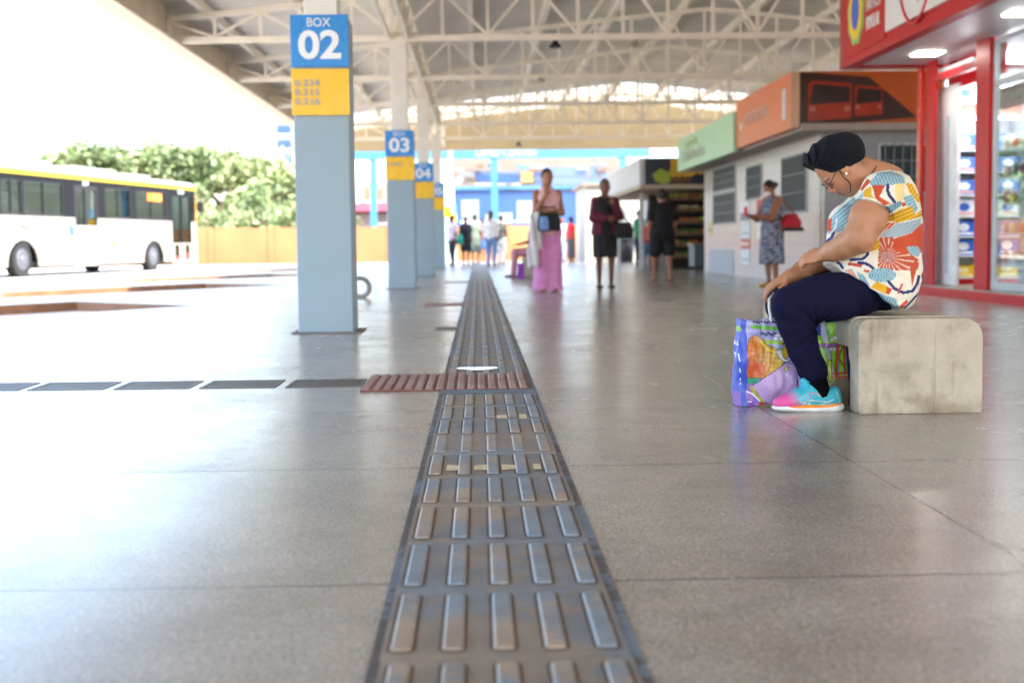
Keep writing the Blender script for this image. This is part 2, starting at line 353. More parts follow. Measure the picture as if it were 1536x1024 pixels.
# tactile path --------------------------------------------------------------
def worn(name, base, paint, amt, rough=.42, scale=22):
    m = bpy.data.materials.new(name); m.use_nodes = True; N = m.node_tree.nodes; L = m.node_tree.links; b = N['Principled BSDF']
    tc = N.new('ShaderNodeTexCoord'); n = N.new('ShaderNodeTexNoise'); n.inputs['Scale'].default_value = scale; n.inputs['Detail'].default_value = 7; n.inputs['Roughness'].default_value = .65
    n2 = N.new('ShaderNodeTexNoise'); n2.inputs['Scale'].default_value = 2.6; n2.inputs['Detail'].default_value = 4
    L.new(tc.outputs['Object'], n.inputs[0]); L.new(tc.outputs['Object'], n2.inputs[0])
    a = N.new('ShaderNodeMath'); a.operation = 'MULTIPLY_ADD'; a.inputs[1].default_value = 1.4; L.new(n2.outputs['Fac'], a.inputs[0]); L.new(n.outputs['Fac'], a.inputs[2])
    r = N.new('ShaderNodeValToRGB'); e = r.color_ramp.elements; e[0].position = .98-amt; e[0].color = (0, 0, 0, 1); e[1].position = 1.06-amt; e[1].color = (1, 1, 1, 1)
    a2 = N.new('ShaderNodeMath'); a2.operation = 'MULTIPLY'; a2.inputs[1].default_value = .8; L.new(a.outputs[0], a2.inputs[0]); L.new(a2.outputs[0], r.inputs[0])
    x = N.new('ShaderNodeMix'); x.data_type = 'RGBA'; x.inputs[6].default_value = (*lin(base), 1); x.inputs[7].default_value = (*lin(paint), 1); L.new(r.outputs[0], x.inputs[0])
    n3 = N.new('ShaderNodeTexNoise'); n3.inputs['Scale'].default_value = 9; n3.inputs['Detail'].default_value = 6; L.new(tc.outputs['Object'], n3.inputs[0])
    mr = N.new('ShaderNodeMapRange'); mr.inputs['To Min'].default_value = .6; mr.inputs['To Max'].default_value = 1.4; L.new(n3.outputs['Fac'], mr.inputs[0])
    v = N.new('ShaderNodeVectorMath'); v.operation = 'SCALE'; L.new(x.outputs[2], v.inputs[0]); L.new(mr.outputs[0], v.inputs['Scale']); L.new(v.outputs[0], b.inputs['Base Color'])
    b.inputs['Roughness'].default_value = rough
    bp = N.new('ShaderNodeBump'); bp.inputs['Strength'].default_value = .25; bp.inputs['Distance'].default_value = .002; L.new(n.outputs['Fac'], bp.inputs['Height']); L.new(bp.outputs[0], b.inputs['Normal'])
    return m
TB = worn('worn_tile', '#85786a', '#727679', .04, .55); TBAR = worn('worn_tile_bar', '#988674', '#74808a', .08, .46, 70); TGR = worn('path_mortar', '#524c46', '#66707a', .06, .75)
def rrect(cx, cy, w, l, r, n=3):
    P = []
    for sx, sy, a0 in ((1, 1, 0), (-1, 1, 90), (-1, -1, 180), (1, -1, 270)):
        for i in range(n+1):
            a = math.radians(a0+90*i/n); P.append((cx+sx*(w/2-r)+r*math.cos(a), cy+sy*(l/2-r)+r*math.sin(a)))
    return P
def studs(mb, cx, cy, w, l, z0, h, mi):
    V = []; n = 0
    for o, z in ((.004, 0), (.0015, h*.7), (-.0008, h*.95), (-.003, h)):
        P = rrect(cx, cy, w+2*o, l+2*o, min(w, l)*.3); n = len(P); V += [(p[0], p[1], z0+z) for p in P]
    Fs = [(a*n+i, a*n+(i+1) % n, (a+1)*n+(i+1) % n, (a+1)*n+i) for a in range(3) for i in range(n)]
    mb.add(V, Fs, mi, True); mb.add(V, [tuple(range(3*n, 4*n))], mi, True)
PX = .037
tp = MB(); tp.box(PX-.218, PX+.218, .8, 52.5, -.02, .003, 0)
k = -3
while 2.079+.414*k < 52:
    y0 = 2.079+.414*k; k += 1
    if 6.0 < y0+.2 < 6.78 or 14.4 < y0+.2 < 15.0: continue
    jit = random.uniform(-.003, .003)
    tp.box(PX-.2+jit, PX+.2+jit, y0+.004, y0+.410, 0, .006+random.uniform(-.001, .001), 1)
    for i in range(5):
        xx = PX+jit+(i-2)*.084; tp.add([(p[0], p[1], .0068) for p in rrect(xx, y0+.207, .046, .356, .016)], [tuple(range(16))], 3)
        studs(tp, PX+jit+(i-2)*.084, y0+.207, .028, .335, .005, .0068, 2)
tag(tp.build('tactile_path', [TGR, TB, TBAR, mat('trapped_dirt', '#5d4d40', .8, var=.3, scale=30)]), kind='structure')
cream = mat('cream_filler', '#c9b692', .8, var=.2, scale=40)
for (px0, px1, py, hh) in ((670, 812, 706, .085), (736, 790, 628.5, .085)):
    mb = MB(); a, b = ground(px0, py), ground(px1, py)
    nseg = 24; top = []; bot = []
    for i in range(nseg+1):
        x = a[0]+(b[0]-a[0])*i/nseg; w = hh*(.6+.5*mnoise.noise(Vector((x*14, py, 0)))); top.append((x, a[1]+w, .0085)); bot.append((x, a[1]-w*.8, .0085))
    for i in range(nseg): 
        if abs(((top[i][0]-PX+.042) % .084)-.042) > .021: mb.quad(bot[i], bot[i+1], top[i+1], top[i])
    tag(mb.build('filler_patch', cream), kind='structure')
RED = worn('red_tactile', '#8d655c', '#9b7a72', .06, .5); REDG = mat('red_tactile_groove', '#6a3d34', .6)
def red_strip(x0, x1, y0, y1):
    mb = MB(); mb.box(x0, x1, y0, y1, -.02, .006, 1); n = int((x1-x0)/.048)
    for i in range(n): 
        for a, b in ((y0+.01, (y0+y1)/2-.004), ((y0+y1)/2+.004, y1-.01)): studs(mb, x0+.026+i*.048, (a+b)/2, .026, b-a, .006, .007, 0)
    return tag(mb.build('red_tactile_strip', [RED, REDG]), kind='structure')
red_strip(-.545, .235, 6.03, 6.74); red_strip(-.60, .24, 14.45, 14.95); red_strip(-.60, .24, 23.2, 23.8)
wet = mat('water_film', '#8a8580', .03, spec=.8)
mb = MB(); pp = [(PX-.16+.22*(.5+.5*math.cos(t))*1.0, 6.98+.075*math.sin(t)*(1+.3*math.sin(3*t)), .0125) for t in np.linspace(0, 2*math.pi, 28, endpoint=False)]
mb.add(pp, [tuple(range(28))]); tag(mb.build('water_puddle', wet), kind='structure')
# drains
steel = mat('drain_steel', '#5c5651', .45, metal=.3, var=.25, scale=12); drk = mat('drain_dark', '#17140f', .9); lcon = mat('drain_rim', '#a39c92', .8, var=.15)
def drain(loc, L, Wd):
    t = thing('drain_grate', 'slotted grey drain grate set in the polished floor', 'drain grate', loc, 'drain grates in a row across the floor')
    x, y, _ = loc
    f = MB(); f.box(x-L/2, x+L/2, y-Wd/2, y-Wd/2+.02, -.02, .004); f.box(x-L/2, x+L/2, y+Wd/2-.02, y+Wd/2, -.02, .004)
    f.box(x-L/2, x-L/2+.012, y-Wd/2+.02, y+Wd/2-.02, -.02, .004); f.box(x+L/2-.012, x+L/2, y-Wd/2+.02, y+Wd/2-.02, -.02, .004); f.build('rim', steel, t)
    g = MB()
    for i in range(7): yy = y-Wd/2+.045+i*(Wd-.09)/6; g.box(x-L/2+.012, x+L/2-.012, yy-.011, yy+.011, -.018, .002)
    g.build('slat_panel', steel, t)
    MB().box(x-L/2+.012, x+L/2-.012, y-Wd/2+.02, y+Wd/2-.02, -.03, .0008).build('sump', drk, t)
    return t
d0 = drain((-.735, 6.42, 0), .355, .34)
lab = ['drain grate touching the red ridged strip', 'drain grate second from the red ridged strip', 'drain grate third from the red ridged strip', 'drain grate fourth from the red ridged strip', 'drain grate farthest from the red strip at the picture edge']
d0['label'] = lab[0]
for i in range(1, 5):
    c = copy_tree(d0); c.location = (-.735-.405*i, 6.42+.012*i, 0); c['label'] = lab[i]
hx = MB(); hx.box(-.34, .25, 10.28, 10.36, -.01, .006); hx.box(-.34, .25, 10.62, 10.70, -.01, .006); hx.box(-.34, -.27, 10.36, 10.62, -.01, .006); hx.box(.18, .25, 10.36, 10.62, -.01, .006)
t = thing('access_cover', 'flat rectangular access cover lying across the tactile path', 'access cover', (-.05, 10.5, 0)); hx.build('rim', steel, t); MB().box(-.27, .18, 10.36, 10.62, -.02, .004).build('lid', TB, t)
# ------------------------------------------------------------------ pillars
blue_p = mat('pillar_blue_paint', '#91a5b1', .5, var=.045, scale=3, bump=.1, bscale=60); white_p = mat('pillar_white_paint', '#e4e2dc', .55, var=.05)
sg_blue = mat('sign_blue', '#0b86d6', .28, var=.04); sg_yel = mat('sign_yellow', '#f2bd12', .28, var=.05); sg_txt = mat('sign_white_letters', '#e9edf2', .4, var=.03); sg_gry = mat('sign_grey_letters', '#98a0b4', .4, var=.03)
grey_e = mat('pillar_base_grey', '#6a655f', .8, var=.2); edge = mat('sign_edge', '#4f5c66', .5)
ROOFZ = lambda x: 4.26+.103*(x+4.4) if x < 4.3 else 4.26+.103*8.7-.103*(x-4.3)
def pillar(x, y, num, lines):
    t = thing('pillar', f'blue and white platform pillar with bay sign numbered {num}', 'pillar', (x, y, 0), 'numbered pillars along the platform')
    w = .208; yf = y
    MB().box(x-w, x+w, yf, yf+.42, .0, 2.37).build('shaft', blue_p, t, bevel=.012)
    MB().box(x-.125, x+.125, yf+.085, yf+.335, 2.37, 3.72 if y < 45 else 3.2).build('upper_shaft', white_p, t, bevel=.008)
    MB().box(x-w-.05, x+w+.06, yf-.05, yf+.47, -.01, .012).build('base_plate', grey_e, t, bevel=.003)
    ys = yf-.022
    s = MB().box(x-.216, x+.216, ys, ys+.02, 1.995, 2.378).build('number_sign', sg_blue, t, bevel=.003)
    text('lettering', 'BOX', .090, (x-.005, ys-.004, 2.318), (1, 0, 0), (0, 0, 1), sg_txt, s, bold=.006, sx=.95)
    text('numeral', num, .285, (x+.002, ys-.004, 2.145), (1, 0, 0), (0, 0, 1), sg_txt, s, bold=.028, sx=1.13)
    s = MB().box(x-.216, x+.216, ys, ys+.02, 1.637, 1.980).build('route_sign', sg_yel, t, bevel=.003)
    if lines: 
        for i, ln in enumerate(lines): text('lettering', ln, .070, (x-.192, ys-.004, 1.873-.068*i), (1, 0, 0), (0, 0, 1), sg_gry, s, align='LEFT', bold=.012, sx=1.22)
pz = [10.13, 20.2, 28.2, 37.4, 47.0, 57.0]
for i, yy in enumerate(pz):
    pillar((-1.162, -1.155, -1.13, -1.13, -1.13, -1.13)[i], yy, f'0{i+2}', [['0.234', '0.215', '0.216'], ['0.240.1'], None, None, None, None][i])
t = thing('hose_coil', 'grey coil of hose lying on the floor behind the nearest pillar', 'hose', (-1.5, 16.9, 0))
gh = mat('grey_rubber', '#8c8880', .6)
for i in range(4):
    r = .125-.012*(i % 2); MB().tube([(-1.5+r*math.cos(a), 16.9+.05*i-.08, .135+r*math.sin(a)) for a in np.linspace(0, 2*math.pi, 28, endpoint=False)], .024, 8, closed=True).build('loop', gh, t)
# ------------------------------------------------------------------ roof
st_c = mat('cream_steel', '#ebe5d7', .5, var=.08, scale=3); st_c2 = mat('cream_steel_dull', '#dccfb8', .55, var=.1, scale=3)
sheet = mat('roof_sheet_metal', '#d8d3ca', .5, var=.14, scale=.7); sky_p = bpy.data.materials.new('translucent_sheet'); sky_p.use_nodes = True
_N = sky_p.node_tree.nodes; _N.remove(_N['Principled BSDF']); _t = _N.new('ShaderNodeBsdfTranslucent'); _t.inputs[0].default_value = (.31, .275, .215, 1); _d = _N.new('ShaderNodeBsdfDiffuse'); _d.inputs[0].default_value = (.5, .46, .39, 1)
_x = _N.new('ShaderNodeMixShader'); _x.inputs[0].default_value = .3; L_ = sky_p.node_tree.links; L_.new(_t.outputs[0], _x.inputs[1]); L_.new(_d.outputs[0], _x.inputs[2]); L_.new(_x.outputs[0], _N['Material Output'].inputs[0])
roof = thing('station_roof', 'wide pitched steel canopy roof carried by the numbered pillars', 'roof', (0, 20, 3.7))
def roof_sheet(name, y0, y1, m):
    mb = MB(); n = int((y1-y0)/.11); X = (-4.62, 4.3, 13.2); V = []
    for j in range(n+1):
        y = y0+(y1-y0)*j/n; dz = .028 if j % 4 in (1, 2) else 0
        V += [(x, y, ROOFZ(x)+dz) for x in X]
    for j in range(n):
        for i in (0, 1): a = j*3+i; mb.add([V[a], V[a+1], V[a+4], V[a+3]], [(0, 1, 2, 3)])
    return mb.build(name, m, roof)
roof_sheet('roof_sheet', -14, 38.2, sheet); roof_sheet('skylight', 38.2, 42.4, sky_p)
MB().box(-4.7, -4.6, -14, 42.5, 3.68, 4.34).box(-4.6, -4.38, -14, 42.5, 3.66, 3.70).build('eave_beam', st_c2, roof)
MB().prism([(-4.6, 3.62), (13.2, 3.62), (13.2, ROOFZ(13.2)+.02), (4.3, ROOFZ(4.3)+.02), (-4.6, ROOFZ(-4.6)+.02)], 42.42, 42.5).build('gable_panel', mat('gable_cream', '#b5a78a', .7, var=.1, scale=1), roof)
for i in range(14):
    x = -4.04+1.32*i
    if x > 13: break
    MB().box(x-.045, x+.045, -14, 42.3, ROOFZ(x)-.15, ROOFZ(x)-.012).build('purlin', st_c, roof)
def truss(y):
    t = bpy.data.objects.new('truss', None); link(t, roof); t.location = (0, 0, 0)
    ZB = 3.74
    MB().box(-4.6, 13.1, y-.045, y+.045, ZB-.045, ZB+.045).build('bottom_chord', st_c, t)
    mb = MB(); 
    for a, b in ((-4.58, 4.3), (4.3, 13.1)): mb.bar((a, y, ROOFZ(a)-.2), (b, y, ROOFZ(b)-.2), .08)
    mb.build('top_chord', st_c, t)
    n = 27; xs = np.linspace(-4.55, 13.05, n)
    for i, x in enumerate(xs):
        MB().box(x-.024, x+.024, y-.024, y+.024, ZB+.045, ROOFZ(x)-.24).build('post', st_c, t)
        if i < n-1:
            x2 = xs[i+1]; a, b = ((x, y, ROOFZ(x)-.24), (x2, y, ZB+.04)) if (i % 2 == 0) else ((x, y, ZB+.04), (x2, y, ROOFZ(x2)-.24))
            MB().bar(a, b, .04).build('brace', st_c, t)
    return t
t0 = truss(20.25)
for y in (25, 29.7, 34.4, 39.0):
    c = copy_tree(t0, roof); 
    c.location = (0, y-20.25, 0)
lt = bpy.data.objects.new('lattice_girder', None); link(lt, roof)
for x in (-1.29, -1.02):
    MB().box(x-.03, x+.03, 9, 42.3, 3.72, 3.80).build('girder_chord', st_c, lt); MB().box(x-.03, x+.03, 9, 42.3, 4.28, 4.36).build('girder_chord', st_c, lt)
yy = 9.
while yy < 42:
    MB().bar((-1.29, yy, 3.8), (-1.29, yy, 4.28), .05).build('girder_post', st_c, lt); MB().bar((-1.02, yy, 3.8), (-1.02, yy+.9, 4.28), .045).build('girder_brace', st_c, lt); yy += 1.2
blk = mat('black_plastic', '#15161a', .45); gy = mat('fixture_grey', '#a9a59c', .5)
for (px, py, Y, lb) in ((833, 66, 20.3, 'small floodlight clamped to the nearest roof truss'), (950, 62, 20.3, 'white security camera hanging under the nearest truss'), (778, 216, 39, 'dark bell shaped lamp hanging at the far end of the roof'), (811, 118, 25, 'little lamp hanging from the second roof truss')):
    p = at(px, py, Y); t = thing('hanging_lamp', lb, 'lamp', tuple(p))
    MB().cyl(p+[0, 0, .03], p+[0, 0, 3.72-p[2]] if p[2] < 3.6 else p+[0, 0, .12], .012).build('rod', gy, t)
    MB().lathe(p+[0, 0, -.06], [(.001, .13), (.03, .12), (.05, .07), (.09, .02), (.095, 0), (.001, .01)]).build('lamp_shade', blk if px in (778, 833) else gy, t)
# ------------------------------------------------------------------ pharmacy kiosk (red shop on the right)
red = mat('shop_red_paint', '#b80a16', .42, var=.04, spec=.3); redd = mat('shop_red_dark', '#a0121c', .35, var=.06); wht = mat('white_board', '#e3e6e8', .35, var=.03); soff = mat('soffit_white', '#cfcfd2', .4, var=.04)
alu = mat('aluminium_frame', '#b9c2c9', .35, metal=.6, var=.05); inw = mat('shop_interior_white', '#dfe3e6', .5, var=.03); lampm = mat('lamp_panel', '#fff6ea', emit=4); lampw = mat('tube_lamp', '#ffffff', emit=4.5)
clear = glass('shop_glass', '#f4fafa', .03, .02)
KX, KY0, KY1 = 5.42, 4.0, 16.45
ph = thing('pharmacy_shop', 'red and white pharmacy kiosk with glass front beside the concrete bench', 'shop', (6, 12, 0))
MB().box(5.3, 9.5, KY0, KY1+.1, -.01, .10).build('plinth', red, ph, bevel=.006)
MB().box(5.3, 9.4, KY0+.1, KY1-.1, .10, .112).build('floor_covering', mat('shop_floor', '#9c8f88', .3), ph)
MB().box(9.2, 9.3, KY0, KY1, .11, 3.0).build('back_wall', inw, ph)
MB().box(5.75, 9.2, KY1-.06, KY1+.02, .11, 2.74).build('end_wall', inw, ph)
MB().box(4.62, 9.3, KY0, KY1-.2, 2.775, 2.83).build('soffit', soff, ph)
fa = MB().box(4.47, 4.62, KY0, KY1-.15, 2.745, 4.3).build('fascia', red, ph, bevel=.006)
MB().box(4.47, 9.3, KY1-.15, KY1+.02, 2.745, 4.3).build('end_fascia', redd, ph)
MB().box(4.44, 4.468, KY0, 14.55, 2.90, 4.2).build('sign_panel', wht, fa)
MB().box(4.455, 4.468, 14.60, 16.25, 2.84, 4.2).build('red_panel', red, fa)
# Brazilian pharmacy programme roundel and lettering on the red panel
def disc(name, c, ry, rz, wob, m, par, x, nw=9):
    n = 60; V = [(x, c[0]+ry*(1+wob*math.sin(nw*a))*math.cos(a), c[1]+rz*(1+wob*math.sin(nw*a))*math.sin(a)) for a in np.linspace(0, 2*math.pi, n, endpoint=False)]
    V2 = [(x-.004, v[1], v[2]) for v in V]; mb = MB(); mb.add(V2, [tuple(range(n))]); mb.add(V+V2, [(i, (i+1) % n, n+(i+1) % n, n+i) for i in range(n)]); return mb.build(name, m, par)
disc('emblem', (15.72, 3.31), .33, .37, .05, mat('emblem_green', '#8fc46a', .5), fa, 4.455); disc('emblem', (15.72, 3.33), .26, .33, .03, mat('emblem_yellow', '#efd21e', .5), fa, 4.449)
disc('emblem', (15.72, 3.31), .15, .20, 0, mat('emblem_blue', '#3b5fd0', .5), fa, 4.444)
for i, (s_, b) in enumerate((('AQUI TEM', .0), ('FARMÁCIA', .0), ('POPULAR', .04))): text('lettering', s_, .185, (4.452, 15.30, 3.50-.20*i), (0, -1, 0), (0, 0, 1), wht, fa, align='LEFT', bold=.01+b, sx=.62)
lr = mat('logo_red', '#c9202a', .4)
rg = [(4.436, 13.55+.52*math.sin(a), 3.50-.66*math.cos(a)) for a in np.linspace(-2.4, 2.4, 40)]
MB().tube(rg, .018, 6).build('logo_ring', lr, fa)
mb = MB()
for i in range(9):
    a = -.55+.17*i; p = np.array([4.437, 13.47, 3.04]); q = p+np.array([0, .48*math.sin(a), .62*math.cos(a)]); w = np.array([0, .028*math.cos(a), -.028*math.sin(a)])
    mb.prism([tuple((p)[1:]), tuple(((p+q)/2+w)[1:]), tuple(q[1:]), tuple(((p+q)/2-w)[1:])], 4.430, 4.438, axis='x')
mb.build('logo_leaf', lr, fa)
text('lettering', 'FARMA', .75, (4.436, 12.85, 3.68), (0, -1, 0), (0, 0, 1), lr, fa, align='LEFT', bold=.02)
for y in (15.3, 12.6, 9.6):
    MB().box(5.02, 5.30, y-.17, y+.17, 2.762, 2.774).build('ceiling_light', lampm, ph)
def post(y, w=.1, m=red, x=KX, tx=.06): return MB().box(x, x+tx, y, y+w, .1, 2.775).build('post', m, ph, bevel=.006)
post(16.32, .12, mat('post_gloss_red', '#cc2c18', .25, coat=.3)); post(15.85, .32, red, KX+.02, .03); post(14.10, .39, red, KX, .05)
MB().box(KX+.02, KX+.1, 14.5, 15.84, 2.52, 2.60).build('door_rail', redd, ph); MB().box(KX+.30, KX+.34, 14.5, 16.2, 2.45, 2.775).build('door_header', red, ph)
MB().box(KX+.02, KX+.10, 14.66, 15.74, 2.60, 2.64).build('door_track', alu, ph)
dl = MB().box(KX+.15, KX+.19, 15.45, 16.2, .12, 2.46).build('door_leaf', mat('door_leaf_white', '#e2e6ea', .4), ph, bevel=.004); MB().box(KX+.135, KX+.148, 15.7, 15.76, .25, 2.1).build('door_pull', mat('door_glass_blue', '#b8c6d6', .2), dl)
def glazing(y0, y1):
    f = MB(); x = KX+.03
    f.box(x, x+.05, y0, y0+.05, .12, 2.74); f.box(x, x+.05, y1-.05, y1, .12, 2.74); f.box(x, x+.05, y0+.05, y1-.05, .12, .2); f.box(x, x+.05, y0+.05, y1-.05, 2.25, 2.31); f.box(x, x+.05, y0+.05, y1-.05, 2.69, 2.74)
    o = f.build('window_frame', alu, ph); MB().box(x+.02, x+.028, y0+.05, y1-.05, .2, 2.69).build('pane', clear, o); return o
glazing(12.3, 14.08); glazing(10.1, 12.28); glazing(7.9, 10.08)
MB().box(KX+.068, KX+.075, 12.4, 14.0, 2.0, 2.22).build('window_strip', mat('pinkish_banner', '#c79a92', .5), ph)
text('lettering', 'VITAMINAS', .15, (KX+.064, 13.95, 2.11), (0, -1, 0), (0, 0, 1), wht, ph, align='LEFT', bold=.01)
MB().box(6.2, 7.6, 13.6, 14.2, 2.70, 2.76).build('ceiling_light', lampw, ph); MB().box(7.2, 8.4, 11.0, 11.6, 2.70, 2.76).build('ceiling_light', lampw, ph); MB().box(5.9, 6.9, 15.3, 15.7, 2.70, 2.76).build('ceiling_light', lampw, ph)
# shelf unit seen through the doorway, with packs on it
sh = thing('shelf_unit', 'tall white shelf unit seen through the pharmacy doorway', 'shelf', (6.2, 16.1, .112))
SX0, SX1, SY0, SY1 = 5.72, 6.54, 15.92, 16.36
MB().box(SX0, SX1, SY1-.03, SY1, .112, 2.3).build('back_panel', inw, sh)
MB().box(SX0-.02, SX0+.004, SY0, SY1, .112, 2.3).build('side_panel', inw, sh); MB().box(SX1-.004, SX1+.02, SY0, SY1, .112, 2.3).build('side_panel', inw, sh)
lev = [.20, .46, .69, .93, 1.19, 1.46, 1.72, 2.28]
MB().box(SX0+.004, SX1-.004, SY0+.01, SY0+.03, .115, .195).build('kick_board', red, sh)
for z in lev: MB().box(SX0+.004, SX1-.004, SY0, SY1-.03, z-.018, z).build('shelf', inw, sh)
MB().box(SX0+.02, SX1-.02, SY0-.05, SY0-.01, 2.075, 2.105).build('shelf_lamp', lampw, sh)
MB().box(SX0+.004, SX1-.004, SY0+.02, SY0+.03, 2.12, 2.262).build('header_board', mat('header_brown', '#8d5a52', .5), sh)
pk = [('blue and white nappy pack', '#3c6fc4', '#e8eef4'), ('pale white and blue wipes pack', '#dfe6ee', '#2f59b0'), ('bright blue pack with a white panel', '#1f63c6', '#e9f0f6'), ('yellow carton', '#e3bd1c', '#f5e6a0')]
shelfw = ['bottom', 'second lowest', 'third', 'fourth', 'fifth', 'sixth', 'seventh', 'topmost']
pos_w = ['left end', 'middle', 'right end']
for zi, z in enumerate(lev):
    n = 3; kind = 3 if zi == 0 else (1 if zi in (3, 7) else (2 if zi in (1, 2) else 0))
    for j in range(n):
        if zi == 3 and j == 1: continue
        nm, ca, cb = pk[kind]; w = .245; x = SX0+.02+j*.262; h = (.22 if zi != 7 else .24)*random.uniform(.78, .95)*(.8 if zi == 0 else 1)
        t = thing('product_pack', f'{nm} at the {pos_w[j]} of {shelfw[zi]} pharmacy shelf', 'pack', (x+w/2, SY0+.14, z), 'packs on the pharmacy shelves')
        MB().box(x, x+w, SY0+.03, SY0+.24, z+.001, z+h).build('pack_body', mat('pack'+ca, ca, .35, var=.08), t, bevel=.02)
        mb = MB(); c = (x+w*.42, z+h*.58); mb.prism([(c[0]+w*.27*math.cos(a), c[1]+h*.26*math.sin(a)) for a in np.linspace(0, 2*math.pi, 18, endpoint=False)], SY0+.024, SY0+.031); mb.build('pack_badge', mat('packb'+cb, cb, .4), t)
        MB().box(x+w*.12, x+w*.88, SY0+.026, SY0+.031, z+h*.10, z+h*.26).build('pack_band', mat('packc'+cb, '#d9a79c' if kind < 2 else cb, .4), t)
# display shelving behind the glass with bottles and boxes
ds = thing('display_shelf', 'glass display shelving behind the pharmacy window', 'shelf', (6.1, 13.3, .112))
DX0, DX1, DY0, DY1 = 6.0, 6.3, 12.4, 15.4
MB().box(DX1, DX1+.03, DY0, DY1, .112, 2.2).build('back_panel', mat('display_back', '#b9cdd6', .3), ds)
dlev = [.35, .72, 1.06, 1.36, 1.68]
for z in dlev: MB().box(DX0, DX1, DY0, DY1, z-.012, z).build('shelf', alu, ds)
pc = ['#d83a2c', '#e8a21c', '#f2f2ee', '#7fa7c9', '#2f7a50', '#e8e0d0', '#b03a62']; pcn = ['red', 'orange', 'white', 'pale blue', 'green', 'cream', 'crimson']
wh = ['lowest', 'second', 'middle', 'fourth', 'highest']
for zi, z in enumerate(dlev):
    for j in range(7):
        y = 15.28-j*.21+random.uniform(-.03, .03); ci = (zi*3+j*2) % 7
        t = thing('bottle', f'{pcn[ci]} bottle number {j+1} from the doorway on the {wh[zi]} display shelf', 'bottle', (DX0+.1, y, z), 'bottles on the pharmacy display shelves')
        r = random.uniform(.032, .05); h = random.uniform(.12, .2)
        MB().lathe((DX0+.1, y, z+.001), [(.001, 0), (r, 0), (r, h*.72), (r*.45, h*.84), (r*.42, h*.86), (.001, h*.86)], 12).build('bottle_body', mat('btl'+pc[ci], pc[ci], .3), t)
        MB().lathe((DX0+.1, y, z+h*.86), [(r*.5, 0), (r*.5, h*.16), (.001, h*.16)], 10).build('cap', mat('btlcap', '#e9e9e9', .4), t)
# ------------------------------------------------------------------ tiled ticket building with the orange sign
def tile_mat(name, c1, c2, mortar, sc, rough=.2):
    m = bpy.data.materials.new(name); m.use_nodes = True; N = m.node_tree.nodes; L = m.node_tree.links; b = N['Principled BSDF']
    tc = N.new('ShaderNodeTexCoord'); sx = N.new('ShaderNodeSeparateXYZ'); L.new(tc.outputs['Object'], sx.inputs[0])
    ad = N.new('ShaderNodeMath'); ad.operation = 'ADD'; L.new(sx.outputs[0], ad.inputs[0]); L.new(sx.outputs[1], ad.inputs[1])
    cb = N.new('ShaderNodeCombineXYZ'); L.new(ad.outputs[0], cb.inputs[0]); L.new(sx.outputs[2], cb.inputs[1])
    br = N.new('ShaderNodeTexBrick'); br.offset = 0; br.inputs['Scale'].default_value = sc; br.inputs['Color1'].default_value = (*lin(c1), 1); br.inputs['Color2'].default_value = (*lin(c2), 1); br.inputs['Mortar'].default_value = (*lin(mortar), 1)
    br.inputs['Mortar Size'].default_value = .012; br.inputs['Brick Width'].default_value = .5; br.inputs['Row Height'].default_value = .5; L.new(cb.outputs[0], br.inputs['Vector']); L.new(br.outputs[0], b.inputs['Base Color'])
    b.inputs['Roughness'].default_value = rough; return m
tileA = tile_mat('glazed_wall_tile', '#b4b2b5', '#bfb6b0', '#99948f', 2.5, .3); tileB = tile_mat('grey_wall_tile', '#8f9096', '#98999e', '#808086', 2.5)
ora = mat('orange_sign_board', '#d4703a', .4, var=.07, scale=1.2); orad = mat('orange_sign_deep_print', '#b4561f', .4, var=.1, scale=1.5); concr = mat('canopy_concrete', '#9a9188', .8, var=.1)  # orad: deeper orange print for the end board with the bus picture
tb = thing('ticket_office', 'tiled ticket office with barred windows under the orange sign board', 'building', (7, 24, 0))
BX, BY0, BY1 = 5.03, 19.35, 29.6
MB().box(BX, 13, BY0+.2, BY1, -.01, 2.75).build('tiled_side_wall', tileA, tb); MB().box(BX+.01, 13, BY0, BY0+.2, -.01, 2.75).build('tiled_end_wall', tileB, tb)
MB().box(4.62, 13, BY0-.35, BY1+.3, 2.22, 2.32).build('canopy_slab', concr, tb)
MB().box(BX+.1, 13, BY0+.1, BY1-.1, 2.75, 2.85).build('roof', concr, tb)
winm = mat('window_dark_green', '#26343a', .55, var=.2, scale=4); barm = mat('window_bar_grey', '#6f7a7e', .5); frm = mat('window_frame_grey', '#adb2b4', .5)
